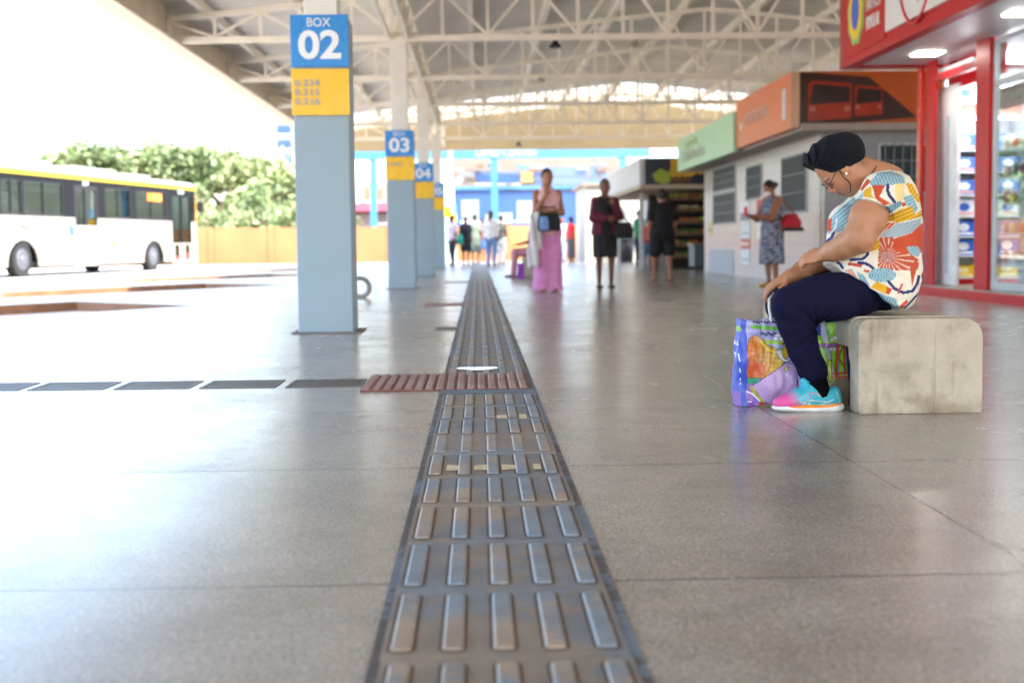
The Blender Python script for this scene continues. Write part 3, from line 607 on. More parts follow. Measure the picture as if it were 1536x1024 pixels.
def barred(axis, a0, a1, z0, z1, nb=9):
    w = MB()
    if axis == 'y':
        x = BX; w.box(x-.02, x+.0, a0-.04, a0, z0-.04, z1+.04).box(x-.02, x, a1, a1+.04, z0-.04, z1+.04).box(x-.02, x, a0, a1, z0-.04, z0).box(x-.02, x, a0, a1, z1, z1+.04); o = w.build('window', frm, tb)
        MB().box(x-.012, x-.003, a0, a1, z0, z1).build('pane', winm, o); b = MB()
        for i in range(nb): y = a0+(a1-a0)*(i+.5)/nb; b.box(x-.035, x-.021, y-.009, y+.009, z0-.03, z1+.03)
        for z in (z0+(z1-z0)*.33, z0+(z1-z0)*.67): b.box(x-.045, x-.0355, a0, a1, z-.009, z+.009)
    else:
        y = BY0; w.box(a0-.04, a0, y-.02, y, z0-.04, z1+.04).box(a1, a1+.04, y-.02, y, z0-.04, z1+.04).box(a0, a1, y-.02, y, z0-.04, z0).box(a0, a1, y-.02, y, z1, z1+.04); o = w.build('window', frm, tb)
        MB().box(a0, a1, y-.012, y-.003, z0, z1).build('pane', winm, o); b = MB()
        for i in range(nb): x = a0+(a1-a0)*(i+.5)/nb; b.box(x-.009, x+.009, y-.035, y-.021, z0-.03, z1+.03)
        for z in (z0+(z1-z0)*.33, z0+(z1-z0)*.67): b.box(a0, a1, y-.045, y-.0355, z-.009, z+.009)
    b.build('window_grille', barm, o); return o
barred('y', 20.35, 22.0, 1.13, 1.98, 10); barred('y', 23.6, 24.9, 1.45, 2.0, 7); barred('y', 26.0, 28.4, 1.05, 1.62, 8); barred('y', 26.0, 28.4, 1.72, 2.15, 8); barred('x', 5.85, 6.75, 1.35, 2.02, 7)
MB().box(BX-.015, BX, 26.2, 28.9, .02, .5).build('wall_panel', mat('blue_grey_panel', '#a7b1bd', .5), tb)
# orange sign board (its own thing) with a bus picture on the end
so_ = thing('orange_sign', 'long orange sign board with red buses pictured on its end, above the tiled office', 'sign', (5, 21, 2.3))
OX, OY = 4.49, 19.1
MB().box(OX, OX+.12, OY, 23.15, 2.262, 3.06).build('side_board', ora, so_)
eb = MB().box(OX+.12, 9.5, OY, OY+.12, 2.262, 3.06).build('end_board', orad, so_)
MB().box(OX+.001, OX+.119, OY-.006, OY, 2.262, 3.06).build('corner_trim', mat('trim_pale', '#cda98e', .5), so_)
text('lettering', 'METROPOLITANAS', .26, (OX-.006, 22.4, 2.66), (0, -1, 0), (0, 0, 1), mat('sign_pale_print', '#e3c6ba', .5), so_, align='LEFT', sx=.8)
disc('logo', (22.75, 2.60), .07, .07, 0, mat('sign_white_print', '#e6e9ee', .5), so_, OX-.001)
MB().box(OX-.008, OX-.001, 19.42, 19.62, 2.42, 2.86).build('white_plate', mat('plate_bluish', '#ccd3dc', .5), so_)
dkp = mat('print_dark', '#3a241c', .45, var=.3, scale=3); rdp = mat('print_red', '#9a3318', .4, var=.12); glp = mat('print_windscreen', '#2a2321', .35, var=.3)
mb = MB(); yb = OY-.004
mb.prism([(OX+.125, 2.275), (6.3, 2.40), (5.6, 2.98), (OX+.125, 3.05)], yb, OY-.0005); mb.build('picture_ground', dkp, eb)
def busfront(x0, x1, z0, z1, d):
    w = x1-x0; h = z1-z0
    MB().prism([(x0, z0), (x1, z0+.06*h), (x1, z1-.08*h), (x0+.1*w, z1), (x0, z1-.1*h)], yb-.004-d, yb-d).build('picture_bus', rdp, eb)
    MB().prism([(x0+.03*w, z0+.40*h), (x1-.05*w, z0+.46*h), (x1-.05*w, z1-.16*h), (x0+.12*w, z1-.08*h)], yb-.007-d, yb-.0041-d).build('picture_windscreen', glp, eb)
    for q in (x0+.04*w, x1-.17*w): MB().box(q, q+.13*w, yb-.007-d, yb-.0041-d, z0+.24*h, z0+.36*h).build('picture_headlamp', mat('print_lamp', '#a86a55', .4), eb)
busfront(4.73, 5.36, 2.36, 2.93, 0); busfront(5.40, 5.80, 2.42, 2.86, 0)
# green sign further along
gs = thing('green_sign', 'pale green hanging sign board beyond the orange one', 'sign', (4.49, 26.4, 2.3))
MB().box(4.45, 4.53, 23.2, 29.7, 2.21, 2.90).build('board', mat('mint_green_board', '#a9d8b4', .45, var=.05, scale=1), gs)
gl = mat('sign_grey_print', '#a9b7a4', .5); text('lettering', 'Centro de', .30, (4.443, 28.9, 2.72), (0, -1, 0), (0, 0, 1), mat('sign_olive_print', '#bcd49a', .5), gs, align='LEFT', sx=1.5); text('lettering', 'Utilidades', .36, (4.443, 29.0, 2.47), (0, -1, 0), (0, 0, 1), gl, gs, align='LEFT', sx=2., bold=.01)
# notices on the tiled wall
def notice(name, lab, y0, y1, z0, z1, c, bands):
    t = thing('wall_notice', lab, 'notice', (BX-.01, (y0+y1)/2, z0), 'paper notices on the tiled wall')
    MB().box(BX-.012, BX-.002, y0, y1, z0, z1).build('sheet', mat('paper'+c, c, .6, var=.05), t)
    for (a, b, cc) in bands: MB().box(BX-.016, BX-.0125, y0+.04, y1-.04, z0+(z1-z0)*a, z0+(z1-z0)*b).build('print', mat('ink'+cc, cc, .6), t)
notice('n', 'tall pink and white poster hanging by the second office window', 23.2, 24.0, .62, 1.46, '#e3b8ac', [(.55, .92, '#c9564a'), (.1, .45, '#ece6dc')])
notice('n', 'white notice with a grey photo above the red one', 24.6, 25.5, 1.0, 1.4, '#e6e6e8', [(.1, .5, '#8d8f98')])
notice('n', 'white sheet notice just above the red notice', 24.6, 25.4, .72, .98, '#dfe4ea', [(.3, .4, '#a9b3c0')])
notice('n', 'small red notice on the tiled wall', 24.6, 25.4, .53, .70, '#d8503c', [(.3, .7, '#f0d9d2')])
notice('n', 'lowest white sheet notice under the red notice', 24.6, 25.4, .22, .5, '#e4e8ee', [(.3, .4, '#a9b3c0')])
notice('n', 'yellowed slip taped beside the barred window', 28.6, 29.0, .8, 1.1, '#d9c58a', [(.3, .5, '#a8925a')])
# ------------------------------------------------------------------ fruit shop
fs = thing('fruit_shop', 'fruit shop with a dark sign picturing fruit and a long pale side sign', 'shop', (5, 33, 0))
nav = mat('dark_sign_board', '#1d2733', .4, var=.2, scale=2); pale = mat('pale_sign_board', '#b9bcc4', .45, var=.12, scale=.8)
FX, FY = 3.95, 31.5
fsn = MB().box(FX, 6.6, FY, FY+.12, 2.02, 2.64).build('front_sign', nav, fs); MB().box(FX-.12, FX-.002, FY, 40.5, 2.02, 2.64).build('side_sign', pale, fs)
MB().box(FX-.1, 6.6, FY+.05, 40.5, 1.93, 2.015).build('awning', mat('awning_beige', '#b5a48c', .7), fs)
MB().box(5.15, 13, 36.4, 42, -.01, 2.7).build('rear_wall', mat('shop_wall_white', '#9fa1a3', .6), fs); MB().box(4.15, 4.25, 34.2, 34.3, 0, 1.93).box(4.15, 4.25, 39.8, 39.9, 0, 1.93).build('post', mat('post_white', '#cfd1d2', .5), fs)
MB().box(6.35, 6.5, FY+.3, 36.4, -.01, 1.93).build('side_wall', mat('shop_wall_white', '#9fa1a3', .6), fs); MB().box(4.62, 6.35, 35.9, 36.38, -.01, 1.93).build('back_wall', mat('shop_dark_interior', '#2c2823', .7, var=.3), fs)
gm = mat('print_green_fruit', '#8f9f3c', .5, var=.25, scale=14); ym = mat('print_yellow_fruit', '#c79a2b', .5, var=.2, scale=12); bm_ = mat('print_brown_basket', '#5a3a22', .6)
def blob(n, c, rx, rz, m, d=0): 
    mb = MB(); mb.prism([(c[0]+rx*(1+.15*math.sin(5*a+n))*math.cos(a), c[1]+rz*(1+.12*math.sin(4*a+2*n))*math.sin(a)) for a in np.linspace(0, 2*math.pi, 26, endpoint=False)], FY-.006-d, FY-.001-d); mb.build('picture_fruit', m, fsn)
blob(0, (4.36, 2.20), .22, .17, gm, .006); blob(2, (4.7, 2.42), .16, .22, ym); blob(3, (4.95, 2.30), .22, .1, ym); blob(4, (4.8, 2.14), .28, .09, bm_, .003); blob(5, (5.3, 2.40), .16, .15, ym, .003); blob(1, (5.12, 2.35), .14, .07, gm, .006)
for i in range(5): blob(i, (4.62+.07*i, 2.3+.05*(i % 2)), .05, .12, ym, .009)
rk = thing('produce_rack', 'dark stepped produce rack under the fruit shop sign', 'rack', (5.4, 33.6, 0)); rm = mat('rack_dark_wood', '#3b2f27', .7, var=.2)
for x in (4.66, 6.28): MB().box(x, x+.06, 33.0, 34.4, 0, 1.9).build('rack_side', rm, rk)
RZ = [.28, .56, .84, 1.12, 1.42, 1.7]
for z in RZ: MB().box(4.72, 6.28, 33.0, 34.3, z-.03, z).build('shelf', rm, rk)
cn = ['green', 'red', 'yellow', 'orange', 'brown', 'cream', 'dark red', 'lime']; cc_ = ['#4f7a35', '#a8392a', '#d2ab2f', '#c8702a', '#6f4a2c', '#cbb893', '#702a28', '#b9d936']
def crate(x, z, zi, j):
    ci = random.randrange(8); t = thing('produce_crate', f'crate of {cn[ci]} goods, number {j+1} from the left on produce shelf {zi+1}', 'crate', (x, 33.2, z), 'crates on the produce rack')
    t['label'] = f'crate of {cn[ci]} goods, {["leftmost", "second", "third", "fourth", "fifth", "rightmost"][j]} on the {["lowest", "second lowest", "third", "fourth", "fifth", "highest"][zi]} rack shelf'
    MB().box(x-.115, x+.115, 33.02, 33.4, z+.001, z+.09).build('crate_box', mat('crate_wood', '#7a5f42', .7), t)
    mb = MB()
    for a in range(3):
        for b in range(2): 
            r = random.uniform(.035, .05); c = (x-.075+.075*a, 33.12+.085*b, z+.09+r*.4); mb.lathe((c[0], c[1], c[2]-r), [(.001, 0)]+[(r*math.sin(u), r-r*math.cos(u)) for u in np.linspace(.4, 2.8, 6)]+[(.001, 2*r)], 8)
    mb.build('produce', mat('prod'+cn[ci], cc_[ci], .45, var=.25, scale=20), t)
for zi, z in enumerate(RZ):
    for j in range(6): crate(4.86+.255*j, z, zi, j)
ct = thing('counter_cart', 'blue grey counter cart at the corner of the tiled office', 'cart', (5.2, 31.2, 0)); cm = mat('cart_grey', '#48535a', .5, var=.1)
MB().box(4.92, 5.5, 30.3, 31.1, .1, .58).build('cart_body', cm, ct, bevel=.01); MB().box(4.89, 5.53, 30.27, 31.13, .581, .62).build('cart_top', mat('cart_top', '#5d676c', .4), ct)
for x in (4.97, 5.45): MB().cyl((x-.02, 30.4, .05), (x+.02, 30.4, .05), .05).build('wheel', blk, ct)
# white kiosk with roller shutter
wk = thing('white_kiosk', 'white kiosk with a closed grey roller shutter', 'kiosk', (4.6, 48, 0)); kw = mat('kiosk_white', '#a5a39b', .6, var=.05)
MB().box(3.72, 7.5, 46, 50.5, -.01, 2.62).build('wall', kw, wk); MB().box(3.6, 7.6, 45.9, 50.6, 2.62, 2.72).build('roof', mat('kiosk_roof', '#8a7466', .7), wk)
mb = MB()
for i in range(28): mb.box(4.05, 5.15, 45.96+.006*(i % 2), 45.999, .03+i*.067, .03+i*.067+.064)
mb.build('roller_shutter', mat('shutter_grey', '#777b79', .5), wk); MB().box(3.98, 4.05, 45.95, 45.999, 0, 2.0).box(5.15, 5.22, 45.95, 45.999, 0, 2.0).build('door_frame', frm, wk)
t = thing('waste_bin', 'dark plastic bin beside the white kiosk shutter', 'bin', (4.95, 44.5, 0)); MB().lathe((4.95, 44.5, 0), [(.001, 0), (.22, 0), (.28, .75), (.001, .75)], 16).build('bin_body', blk, t); MB().lathe((4.95, 44.5, .75), [(.3, 0), (.3, .05), (.2, .12), (.001, .13)], 16).build('lid', cm, t)
# ------------------------------------------------------------------ bus
A = ground(36, 416, -.12); B = ground(231, 406, -.12); bu = _n(B-A); bn = np.array([bu[1], -bu[0], 0]); RZB = -.12
def BX_(P):                                   # bus coordinates: u along (towards its front), v outwards to the platform, z up
    P = np.asarray(P, float); return A[None, :]*[1, 1, 0]+P[:, :1]*bu+P[:, 1:2]*bn+np.c_[np.zeros((len(P), 2)), P[:, 2:]+RZB]
bus = thing('city_bus', 'white city bus with a yellow roof stripe standing in the bay', 'bus', tuple(A))
bw = mat('bus_white', '#99948a', .45, var=.03, coat=.1); bk = mat('bus_dark_band', '#0d0e11', .6, var=.05, spec=.15); by = mat('bus_yellow', '#b89a04', .35, var=.03); bg = glass('bus_window', '#c0c8c5', .0); tyre = mat('tyre_rubber', '#1b1b1c', .8); rim = mat('wheel_rim', '#5b6068', .5, metal=.2); gum = mat('black_gasket', '#121316', .5); bgd = glass('bus_door_glass', '#b5ccc8', .03)
def bb(name, m, boxes, par=bus, bevel=0):
    mb = MB()
    for b in boxes: mb.box(*b)
    return mb.build(name, m, par, bevel=bevel, xf=BX_)
R0, R1 = -3.2, 12.62; WD = 2.5
arch = [(-.85, .93), (7.98, 9.74)]
# side panels with wheel arches (prism in u,z)
def side(v0, v1):
    top = 1.73; mb = MB(); segs = [(R0, -.85), (.93, 3.15), (4.65, 7.98), (9.74, 10.42), (12.2, R1)]
    for a, b in segs: MB().box(a, b, v0, v1, .3 if a < 10 else .22, top).build('side_panel', bw, bus, xf=BX_)
    for a, b in arch:
        c = (a+b)/2; r = (b-a)/2; pts = [(a, top), (b, top)]+[(c+r*math.cos(t), .30+.76*math.sin(t)) for t in np.linspace(0, math.pi, 15)]
        MB().prism(pts, v0, v1).build('wheel_arch', bw, bus, xf=BX_)
    return mb
side(-.05, 0); bb('side_panel', bw, [(R0, R1, -WD, -WD+.05, .3, 1.73)])
wins = [(-3.1, -1.25), (-1.1, .02), (.12, 2.42), (5.2, 7.05), (7.5, 9.9)]
bands = [(R0, R1, -.05, 0, 2.72, 2.9)]; cur = R0
for a, b in wins+[(10.45, 12.25)]:
    if a > cur: 
        if not (cur < 3.2 < a): bands.append((cur, a, -.05, 0, 1.731, 2.72))
        else: bands += [(cur, 3.15, -.05, 0, 1.731, 2.72), (4.65, a, -.05, 0, 1.731, 2.72)]
    cur = b
bands.append((cur, R1, -.05, 0, 1.731, 2.72)); bb('window_band', bk, bands); bb('window_band', bk, [(R0, R1, -WD, -WD+.05, 2.6, 2.9)]+[(R0+1.9*i, R0+1.9*i+.14, -WD, -WD+.05, 1.731, 2.6) for i in range(9)])
for a, b in wins:
    o = bb('window', gum, [(a, a+.03, -.045, .006, 1.8, 2.7), (b-.03, b, -.045, .006, 1.8, 2.7), ((a+b)/2-.015, (a+b)/2+.015, -.045, .006, 1.8, 2.7), (a+.03, b-.03, -.045, .006, 1.75, 1.8), (a+.03, b-.03, -.045, .006, 2.7, 2.73)])
    bb('pane', bg, [(a+.03, b-.03, -.03, -.022, 1.8, 2.7)], o)
bb('far_glazing', bg, [(R0+.1, R1-.1, -WD+.02, -WD+.03, 1.75, 2.6)])
# middle door and front door
def door(a, b, z0, m_low, gl):
    m = (a+b)/2; d = bb('door', m_low, [(a+.02, m-.01, -.04, -.004, z0, 1.5 if m_low is bw and a < 5 else .95), (m+.01, b-.02, -.04, -.004, z0, 1.5 if a < 5 else .95)])
    fr = [(a, a+.09, -.045, .004, .95 if a > 5 else 1.5, 2.62), (b-.09, b, -.045, .004, .95 if a > 5 else 1.5, 2.62), (m-.07, m+.07, -.045, .004, .95 if a > 5 else 1.5, 2.62), (a, b, -.045, .004, 2.62, 2.72)]
    bb('door_frame', gum if a < 5 else bk, fr, d); bb('door_glass', gl, [(a+.09, m-.07, -.03, -.022, .95 if a > 5 else 1.5, 2.62), (m+.07, b-.09, -.03, -.022, .95 if a > 5 else 1.5, 2.62)], d); return d
d = door(3.15, 4.65, .26, bw, bg); bb('grab_rail', mat('rail_yellow', '#d9b21c', .4), [(3.3, 3.34, -.2, -.16, .9, 2.4), (4.1, 4.14, -.2, -.16, .9, 2.4)], d); bb('door_seam', gum, [(3.88, 3.92, -.03, .003, .3, 1.5)], d)
d = door(10.42, 12.2, .24, bw, bgd); bb('lower_glass', bgd, [(10.62, 11.05, .0, .005, .35, .9), (11.55, 12.0, .0, .005, .35, .9)], d); bb('red_sticker', mat('sticker_red', '#cf2b2b', .4), [(11.6, 11.95, .006, .01, .36, .58), (10.64, 10.9, .006, .01, .36, .46)], d)
bb('front_end', bw, [(R1, R1+.12, -WD, .0, .22, 1.2)], bevel=.03); bb('windscreen', bk, [(R1, R1+.07, -WD+.03, -.03, 1.2, 2.9)]); bb('rear_end', bw, [(R0-.1, R0, -WD, 0, .3, 2.9)])
bb('corner_trim', mat('trim_amber', '#cf9a3a', .4), [(R1+.001, R1+.08, -.03, .004, 1.25, 2.75)])
# roof with yellow stripe
mb = MB(); mb.prism([(-WD-.01, 2.9), (.012, 2.9), (.012, 3.05), (-WD-.01, 3.05)], R0-.1, R1+.1, axis='x'); mb.build('roof_stripe', by, bus, xf=BX_)
mb = MB(); mb.prism([(-WD, 3.051), (.0, 3.051), (-.12, 3.17), (-.5, 3.22), (-WD+.5, 3.22), (-WD+.12, 3.17)], R0, R1-.1, axis='x'); mb.build('roof', bw, bus, xf=BX_)
for (a, b, h) in ((-2.2, 2.6, .17), (4.0, 6.9, .14), (8.1, 9.6, .10)): bb('roof_unit', bw, [(a, b, -WD+.5, -.4, 3.221, 3.22+h)], bevel=.05)
bb('floor', bk, [(R0, R1, -WD+.05, -.06, .30, .42)]); bb('chassis', gum, [(R0+.3, -.95, -WD+.3, -.4, .16, .3), (1.1, 7.8, -WD+.6, -.9, .2, .3), (9.9, 12, -WD+.3, -.4, .18, .3)])
seatm = mat('bus_seat_navy', '#2a3350', .7)
for i in range(11):
    u = -2.6+.95*i
    if 3 < u < 4.7: continue
    bb('seat', seatm, [(u, u+.42, -1.0, -.1, .85, .95), (u-.04, u+.04, -1.0, -.1, .95, 1.75)]); bb('seat', seatm, [(u, u+.42, -WD+.1, -1.5, .85, .95), (u-.04, u+.04, -WD+.1, -1.5, .95, 1.75)])
def wheel(u, v):
    c = BX_([[u, v, .5]])[0]; mb = MB(); o = c; 
    mb.cyl(o-bn*.15, o+bn*.13, .5, .5, 28, 0); w = mb.build('wheel', tyre, bus)
    MB().cyl(o+bn*.131, o+bn*.145, .30, .29, 24).cyl(o+bn*.146, o+bn*.17, .11, .09, 16).build('rim', rim, w)
    mb = MB()
    for i in range(8): a = 2*math.pi*i/8; q = o+bn*.146+bu*.2*math.cos(a)+np.array([0, 0, .2*math.sin(a)]); mb.cyl(q, q+bn*.02, .022, n=8)
    mb.build('wheel_bolt', gum, w)
for u in (.04, 8.86):
    wheel(u, -.18); wheel(u, -WD+.18)
bb('wheel_well', gum, [(a, b, -.75, -.06, .95, 1.1) for a, b in arch]+[(a, b, -.8, -.75, .32, 1.1) for a, b in arch])
seam = mat('panel_seam', '#5d5a55', .6)
for u in (-2.2, 1.25, 5.3, 7.6, 10.1): bb('panel_seam', seam, [(u, u+.018, .0005, .003, .32, 1.70)])
bb('panel_seam', seam, [(R0, -.86, .0005, .003, .98, 1.0), (4.7, 7.95, .0005, .003, .50, .515), (1.0, 3.1, .0005, .003, .50, .515)])
bb('mirror', gum, [(12.75, 12.85, -.02, .26, 2.1, 2.5)], bevel=.03); bb('mirror_arm', gum, [(12.62, 12.84, .0, .03, 2.55, 2.6)])
for u in (2.0, 7.2, 10.2): bb('side_marker', mat('marker_red', '#b03020', .4), [(u, u+.10, .0005, .006, .62, .68)])
sb = mat('sticker_blue', '#2f55c0', .4); bb('access_sticker', sb, [(2.75, 3.05, .001, .005, 1.18, 1.48)]); bt = mat('bus_faint_letters', '#3f3c38', .5); tx = BX_([[0, 0, 0]])[0]
def btext(s_, size, u, z, m, **k): text('lettering', s_, size, BX_([[u, .004, z]])[0], bu, (0, 0, 1), m, bus, **k)
btext('EXPRESSO', .30, .25, 1.38, bt, align='CENTER', bold=.015); btext('UNIMOB', .17, 6.6, 1.22, mat('bus_faint_amber', '#8a6d1c', .5), align='CENTER'); btext('transporte', .13, 6.7, .88, bt, align='CENTER')
bb('emblem', by, [(5.62, 5.84, .001, .005, .8, 1.02)]); btext('2.254', .16, 3.9, 2.80, wht, align='CENTER', bold=.02); btext('225422', .16, 11.3, 2.80, wht, align='CENTER', bold=.02)
led = mat('orange_led_sign', '#ff7a1a', emit=.5); bb('route_display', led, [(8.5, 9.6, -.0215, -.012, 2.42, 2.66)])
# ------------------------------------------------------------------ trees
lf = [mat('leaf_green', '#667a4a', .6, var=.35, scale=.9), mat('leaf_olive', '#7b8458', .6, var=.3, scale=.9), mat('leaf_dark', '#596a44', .6, var=.35, scale=.9)]; bark = mat('bark_brown', '#5d4b3a', .9, var=.3)
def tree_mesh(seed, h, w, li):
    rnd = random.Random(seed); tr = MB(); pts = []
    def limb(p, d, L, r, dep):
        q = p+d*L; mid = (p+q)/2+np.array([rnd.uniform(-.1, .1)*L, rnd.uniform(-.1, .1)*L, .03*L]); tr.tube([p, mid, q], [r, r*.8, r*.6], 6)
        pts.append(q); pts.append(mid) if dep > 1 else None
        if dep < 3:
            for _ in range(rnd.randint(3, 4)):
                a = rnd.uniform(0, 6.28); limb(q, _n(d*.55+np.array([math.cos(a), math.sin(a), rnd.uniform(-.05, .6)])*.8), L*rnd.uniform(.55, .8), r*.6, dep+1)
    limb(np.zeros(3), np.array([0, 0, 1.]), h*.33, h*.03, 0)
    P = np.array(pts); sc = np.array([w/(np.ptp(P[:, 0])+1.5), w/(np.ptp(P[:, 1])+1.5), 1])
    cr = MB()
    for q in pts:
        if q[2] < h*.22: continue
        R = rnd.uniform(.55, 1.15)*h*.10
        for _ in range(42):
            v = np.array([rnd.gauss(0, 1), rnd.gauss(0, 1), rnd.gauss(0, .7)]); c = q+v/np.linalg.norm(v)*R*rnd.random()**.4
            a = _n([rnd.gauss(0, 1), rnd.gauss(0, 1), rnd.gauss(0, 1)]); b = _n(np.cross(a, [rnd.gauss(0, 1), rnd.gauss(0, 1), 1.])); s = rnd.uniform(.12, .26)
            cr.quad(c-a*s, c-b*s*.45, c+a*s, c+b*s*.45, mi=0 if rnd.random() < .7 else 1)
    return tr, cr
TREES = []
for sd, h, w, m2 in ((3, 7.0, 7, (0, 1)), (11, 6.2, 6, (1, 0)), (23, 7.6, 7, (2, 0))):
    tr, cr = tree_mesh(sd, h, w, 0); t = thing('leafy_tree', 'x', 'tree', (0, 0, -.2), 'trees behind the orange wall')
    tr.build('trunk', bark, t).location = (0, 0, .2); cr.build('crown', [lf[m2[0]], lf[m2[1]]], t).location = (0, 0, .2); TREES.append(t)
spots = [(112, 84, 0, .92, 'dense green tree rising above the bus roof, leftmost of the row'), (170, 76, 2, .80, 'dark green tree directly above the middle of the bus roof'), (232, 82, 0, .90, 'tall green tree behind the front end of the bus'), (285, 72, 2, .74, 'bushy dark tree just past the bus front'), (335, 78, 1, .95, 'olive green tree halfway between bus and nearest pillar'), (385, 74, 1, .86, 'yellowish tree close to the left side of the nearest pillar'), (432, 80, 1, .88, 'olive tree half hidden by the nearest pillar'), (60, 96, 2, .72, 'far dark tree mostly hidden behind the bus roof'), (310, 95, 0, 1.0, 'pale far tree seen between nearer crowns by the orange wall')]
used = set()
for px, Y, i, s_, lb in spots:
    t = TREES[i] if i not in used else copy_tree(TREES[i]); used.add(i); p = ground(px, 395, 0); x = at(px, 380, Y)[0]
    t.location = (x, Y, -.2); t.rotation_euler = (0, 0, random.uniform(0, 6)); t.scale = (s_*1.38, s_*1.38, s_*1.38); t['label'] = lb
def bush_mesh(seed, h, w):
    rnd = random.Random(seed); tr = MB(); cr = MB()
    for i in range(7):
        a = rnd.uniform(0, 6.28); q = np.array([math.cos(a)*w*.35*rnd.random(), math.sin(a)*w*.3*rnd.random(), h*rnd.uniform(.5, .85)]); tr.tube([(0, 0, 0), q*[.5, .5, .6], q], [.07, .05, .02], 6)
    for i in range(26):
        a = rnd.uniform(0, 6.28); r_ = rnd.random()**.5; c0 = np.array([math.cos(a)*w*.5*r_, math.sin(a)*w*.4*r_, h*rnd.uniform(.12, .9)*(1-.4*r_)]); R = rnd.uniform(.35, .75)
        for _ in range(60):
            v = np.array([rnd.gauss(0, 1), rnd.gauss(0, 1), rnd.gauss(0, 1)]); c = c0+v/np.linalg.norm(v)*R*rnd.random()**.4; a_ = _n([rnd.gauss(0, 1), rnd.gauss(0, 1), rnd.gauss(0, 1)]); b = _n(np.cross(a_, [rnd.gauss(0, 1), rnd.gauss(0, 1), 1.])); s = rnd.uniform(.1, .2)
            cr.quad(c-a_*s, c-b*s*.45, c+a_*s, c+b*s*.45, mi=0 if rnd.random() < .65 else 1)
    return tr, cr
bushes = []
for sd, m2 in ((5, (0, 2)), (9, (1, 0))):
    tr, cr = bush_mesh(sd, 3.6, 6.5); t = thing('bush', 'x', 'bush', (0, 0, 0), 'bushes behind the orange wall'); tr.build('stem', bark, t); cr.build('foliage', [lf[m2[0]], lf[m2[1]]], t); bushes.append(t)
for i, (px, lb) in enumerate(((175, 'low bush behind the middle of the bus roof'), (240, 'low bush beside the front corner of the bus'), (300, 'low green bush just right of the bus above the wall'), (350, 'olive bush above the wall midway to the nearest pillar'), (398, 'bush above the wall close to the nearest pillar'), (440, 'bush above the wall half behind the nearest pillar'))):
    t = bushes[i % 2] if i < 2 else copy_tree(bushes[i % 2]); Yb = 66+1.3*(i % 3); t.location = (at(px, 380, Yb)[0], Yb, -.2); t.rotation_euler = (0, 0, i*1.1); t.scale = (1.15, 1.1, 1.3); t['label'] = lb
# ------------------------------------------------------------------ wall and far buildings
ow = mat('orange_wall_paint', '#805633', .8, var=.18, scale=.5); wl_ = thing('boundary_wall', 'long orange painted boundary wall behind the bus bays', 'wall', (-4, 60, 0))
MB().box(-60, -.5, 61, 61.25, -.2, 1.52).build('wall_panel', ow, wl_); MB().box(-.5, 6.5, 61, 61.25, -.2, 1.50).build('wall_panel', mat('orange_wall_pale', '#8a633a', .8, var=.12, scale=.6), wl_)
for i in range(24): x = -58+2.7*i; MB().box(x-.12, x+.12, 60.93, 60.999, -.2, 1.56).build('pier', ow, wl_)
def bld(name, lab, cat, x0, x1, y0, y1, z1, m, wins=(), wm=None, roofm=None):
    t = thing(name, lab, cat, ((x0+x1)/2, (y0+y1)/2, -.2)); MB().box(x0, x1, y0, y1, -.2, z1).build('wall', m, t)
    for (a, b, c, d_) in wins: 
        f = MB().box(a, b, y0-.06, y0-.002, c, d_).build('window', wm or winm, t)
        MB().box(a-.08, b+.08, y0-.1, y0-.002, c-.1, c-.003).build('sill', wht, f)
    if roofm: MB().box(x0-.2, x1+.2, y0-.2, y1+.2, z1, z1+.25).build('roof', roofm, t)
    return t
def X(px, Y, py=300): return at(px, py, Y)[0]
def Z(py, Y, px=700): return at(px, py, Y)[2]
Y = 150.; x0, x1 = X(408, Y), X(452, Y); pt = mat('tower_pale', '#646976', .7)
tower = bld('tower_block', 'tall pale tower block with blue window bays beside the nearest pillar', 'building', x0, x1, Y, Y+12, Z(165, Y), pt, [(x0+.8, x1-1.0, Z(265-22*i, Y), Z(252-22*i, Y)) for i in range(5)], mat('tower_blue_glass', '#1f3f70', .3), pt)
Y = 95.; bl = mat('blue_facade', '#183e72', .5, var=.15, scale=.5); lb_ = mat('blue_facade_light', '#2f5f90', .5, var=.1)
hall = bld('blue_shop_row', 'row of bright blue shops with white signs beyond the wall', 'building', X(672, Y), X(872, Y), Y, Y+8, Z(285, Y), bl, [(X(a, Y), X(b, Y), Z(332, Y), Z(c, Y)) for a, b, c in ((692, 718, 300), (775, 806, 302), (728, 742, 322), (746, 768, 320))], mat('white_shop_sign', '#6d767f', .5), mat('blue_roof_edge', '#2f6090', .5))
cl_ = mat('cluttered_beige', '#655d55', .8, var=.25, scale=.6)
Y = 120.; b2 = bld('beige_building', 'beige upper storey building with blue signs above the blue shops', 'building', X(668, Y), X(935, Y), Y, Y+10, Z(238, Y), cl_, [(X(715, Y), X(780, Y), Z(276, Y), Z(258, Y)), (X(884, Y), X(896, Y), Z(274, Y), Z(250, Y)), (X(802, Y), X(880, Y), Z(280, Y), Z(252, Y))], mat('pale_blue_sign', '#44587a', .5), None)
MB().box(X(782, Y), X(800, Y), Y-.2, Y-.08, Z(274, Y), Z(260, Y)).build('yellow_sign', mat('pale_yellow_sign', '#8f824a', .5), b2)
_r = random.Random(4)
for i in range(16):
    px = _r.uniform(672, 925); py = _r.uniform(243, 280); w_ = _r.uniform(6, 26); h_ = _r.uniform(3, 9); MB().box(X(px, Y), X(px+w_, Y), Y-.3-.02*i, Y-.29-.02*i, Z(py+h_, Y), Z(py, Y)).build('sign_panel', [bl, mat('far_panel_grey', '#575a5e', .6), mat('far_panel_white', '#8b9096', .6), mat('far_panel_brown', '#5a4334', .6), lb_][i % 5], b2)
MB().box(X(715, Y), X(778, Y), Y-.2, Y-.11, Z(271, Y), Z(262, Y)).build('blue_sign', bl, b2)
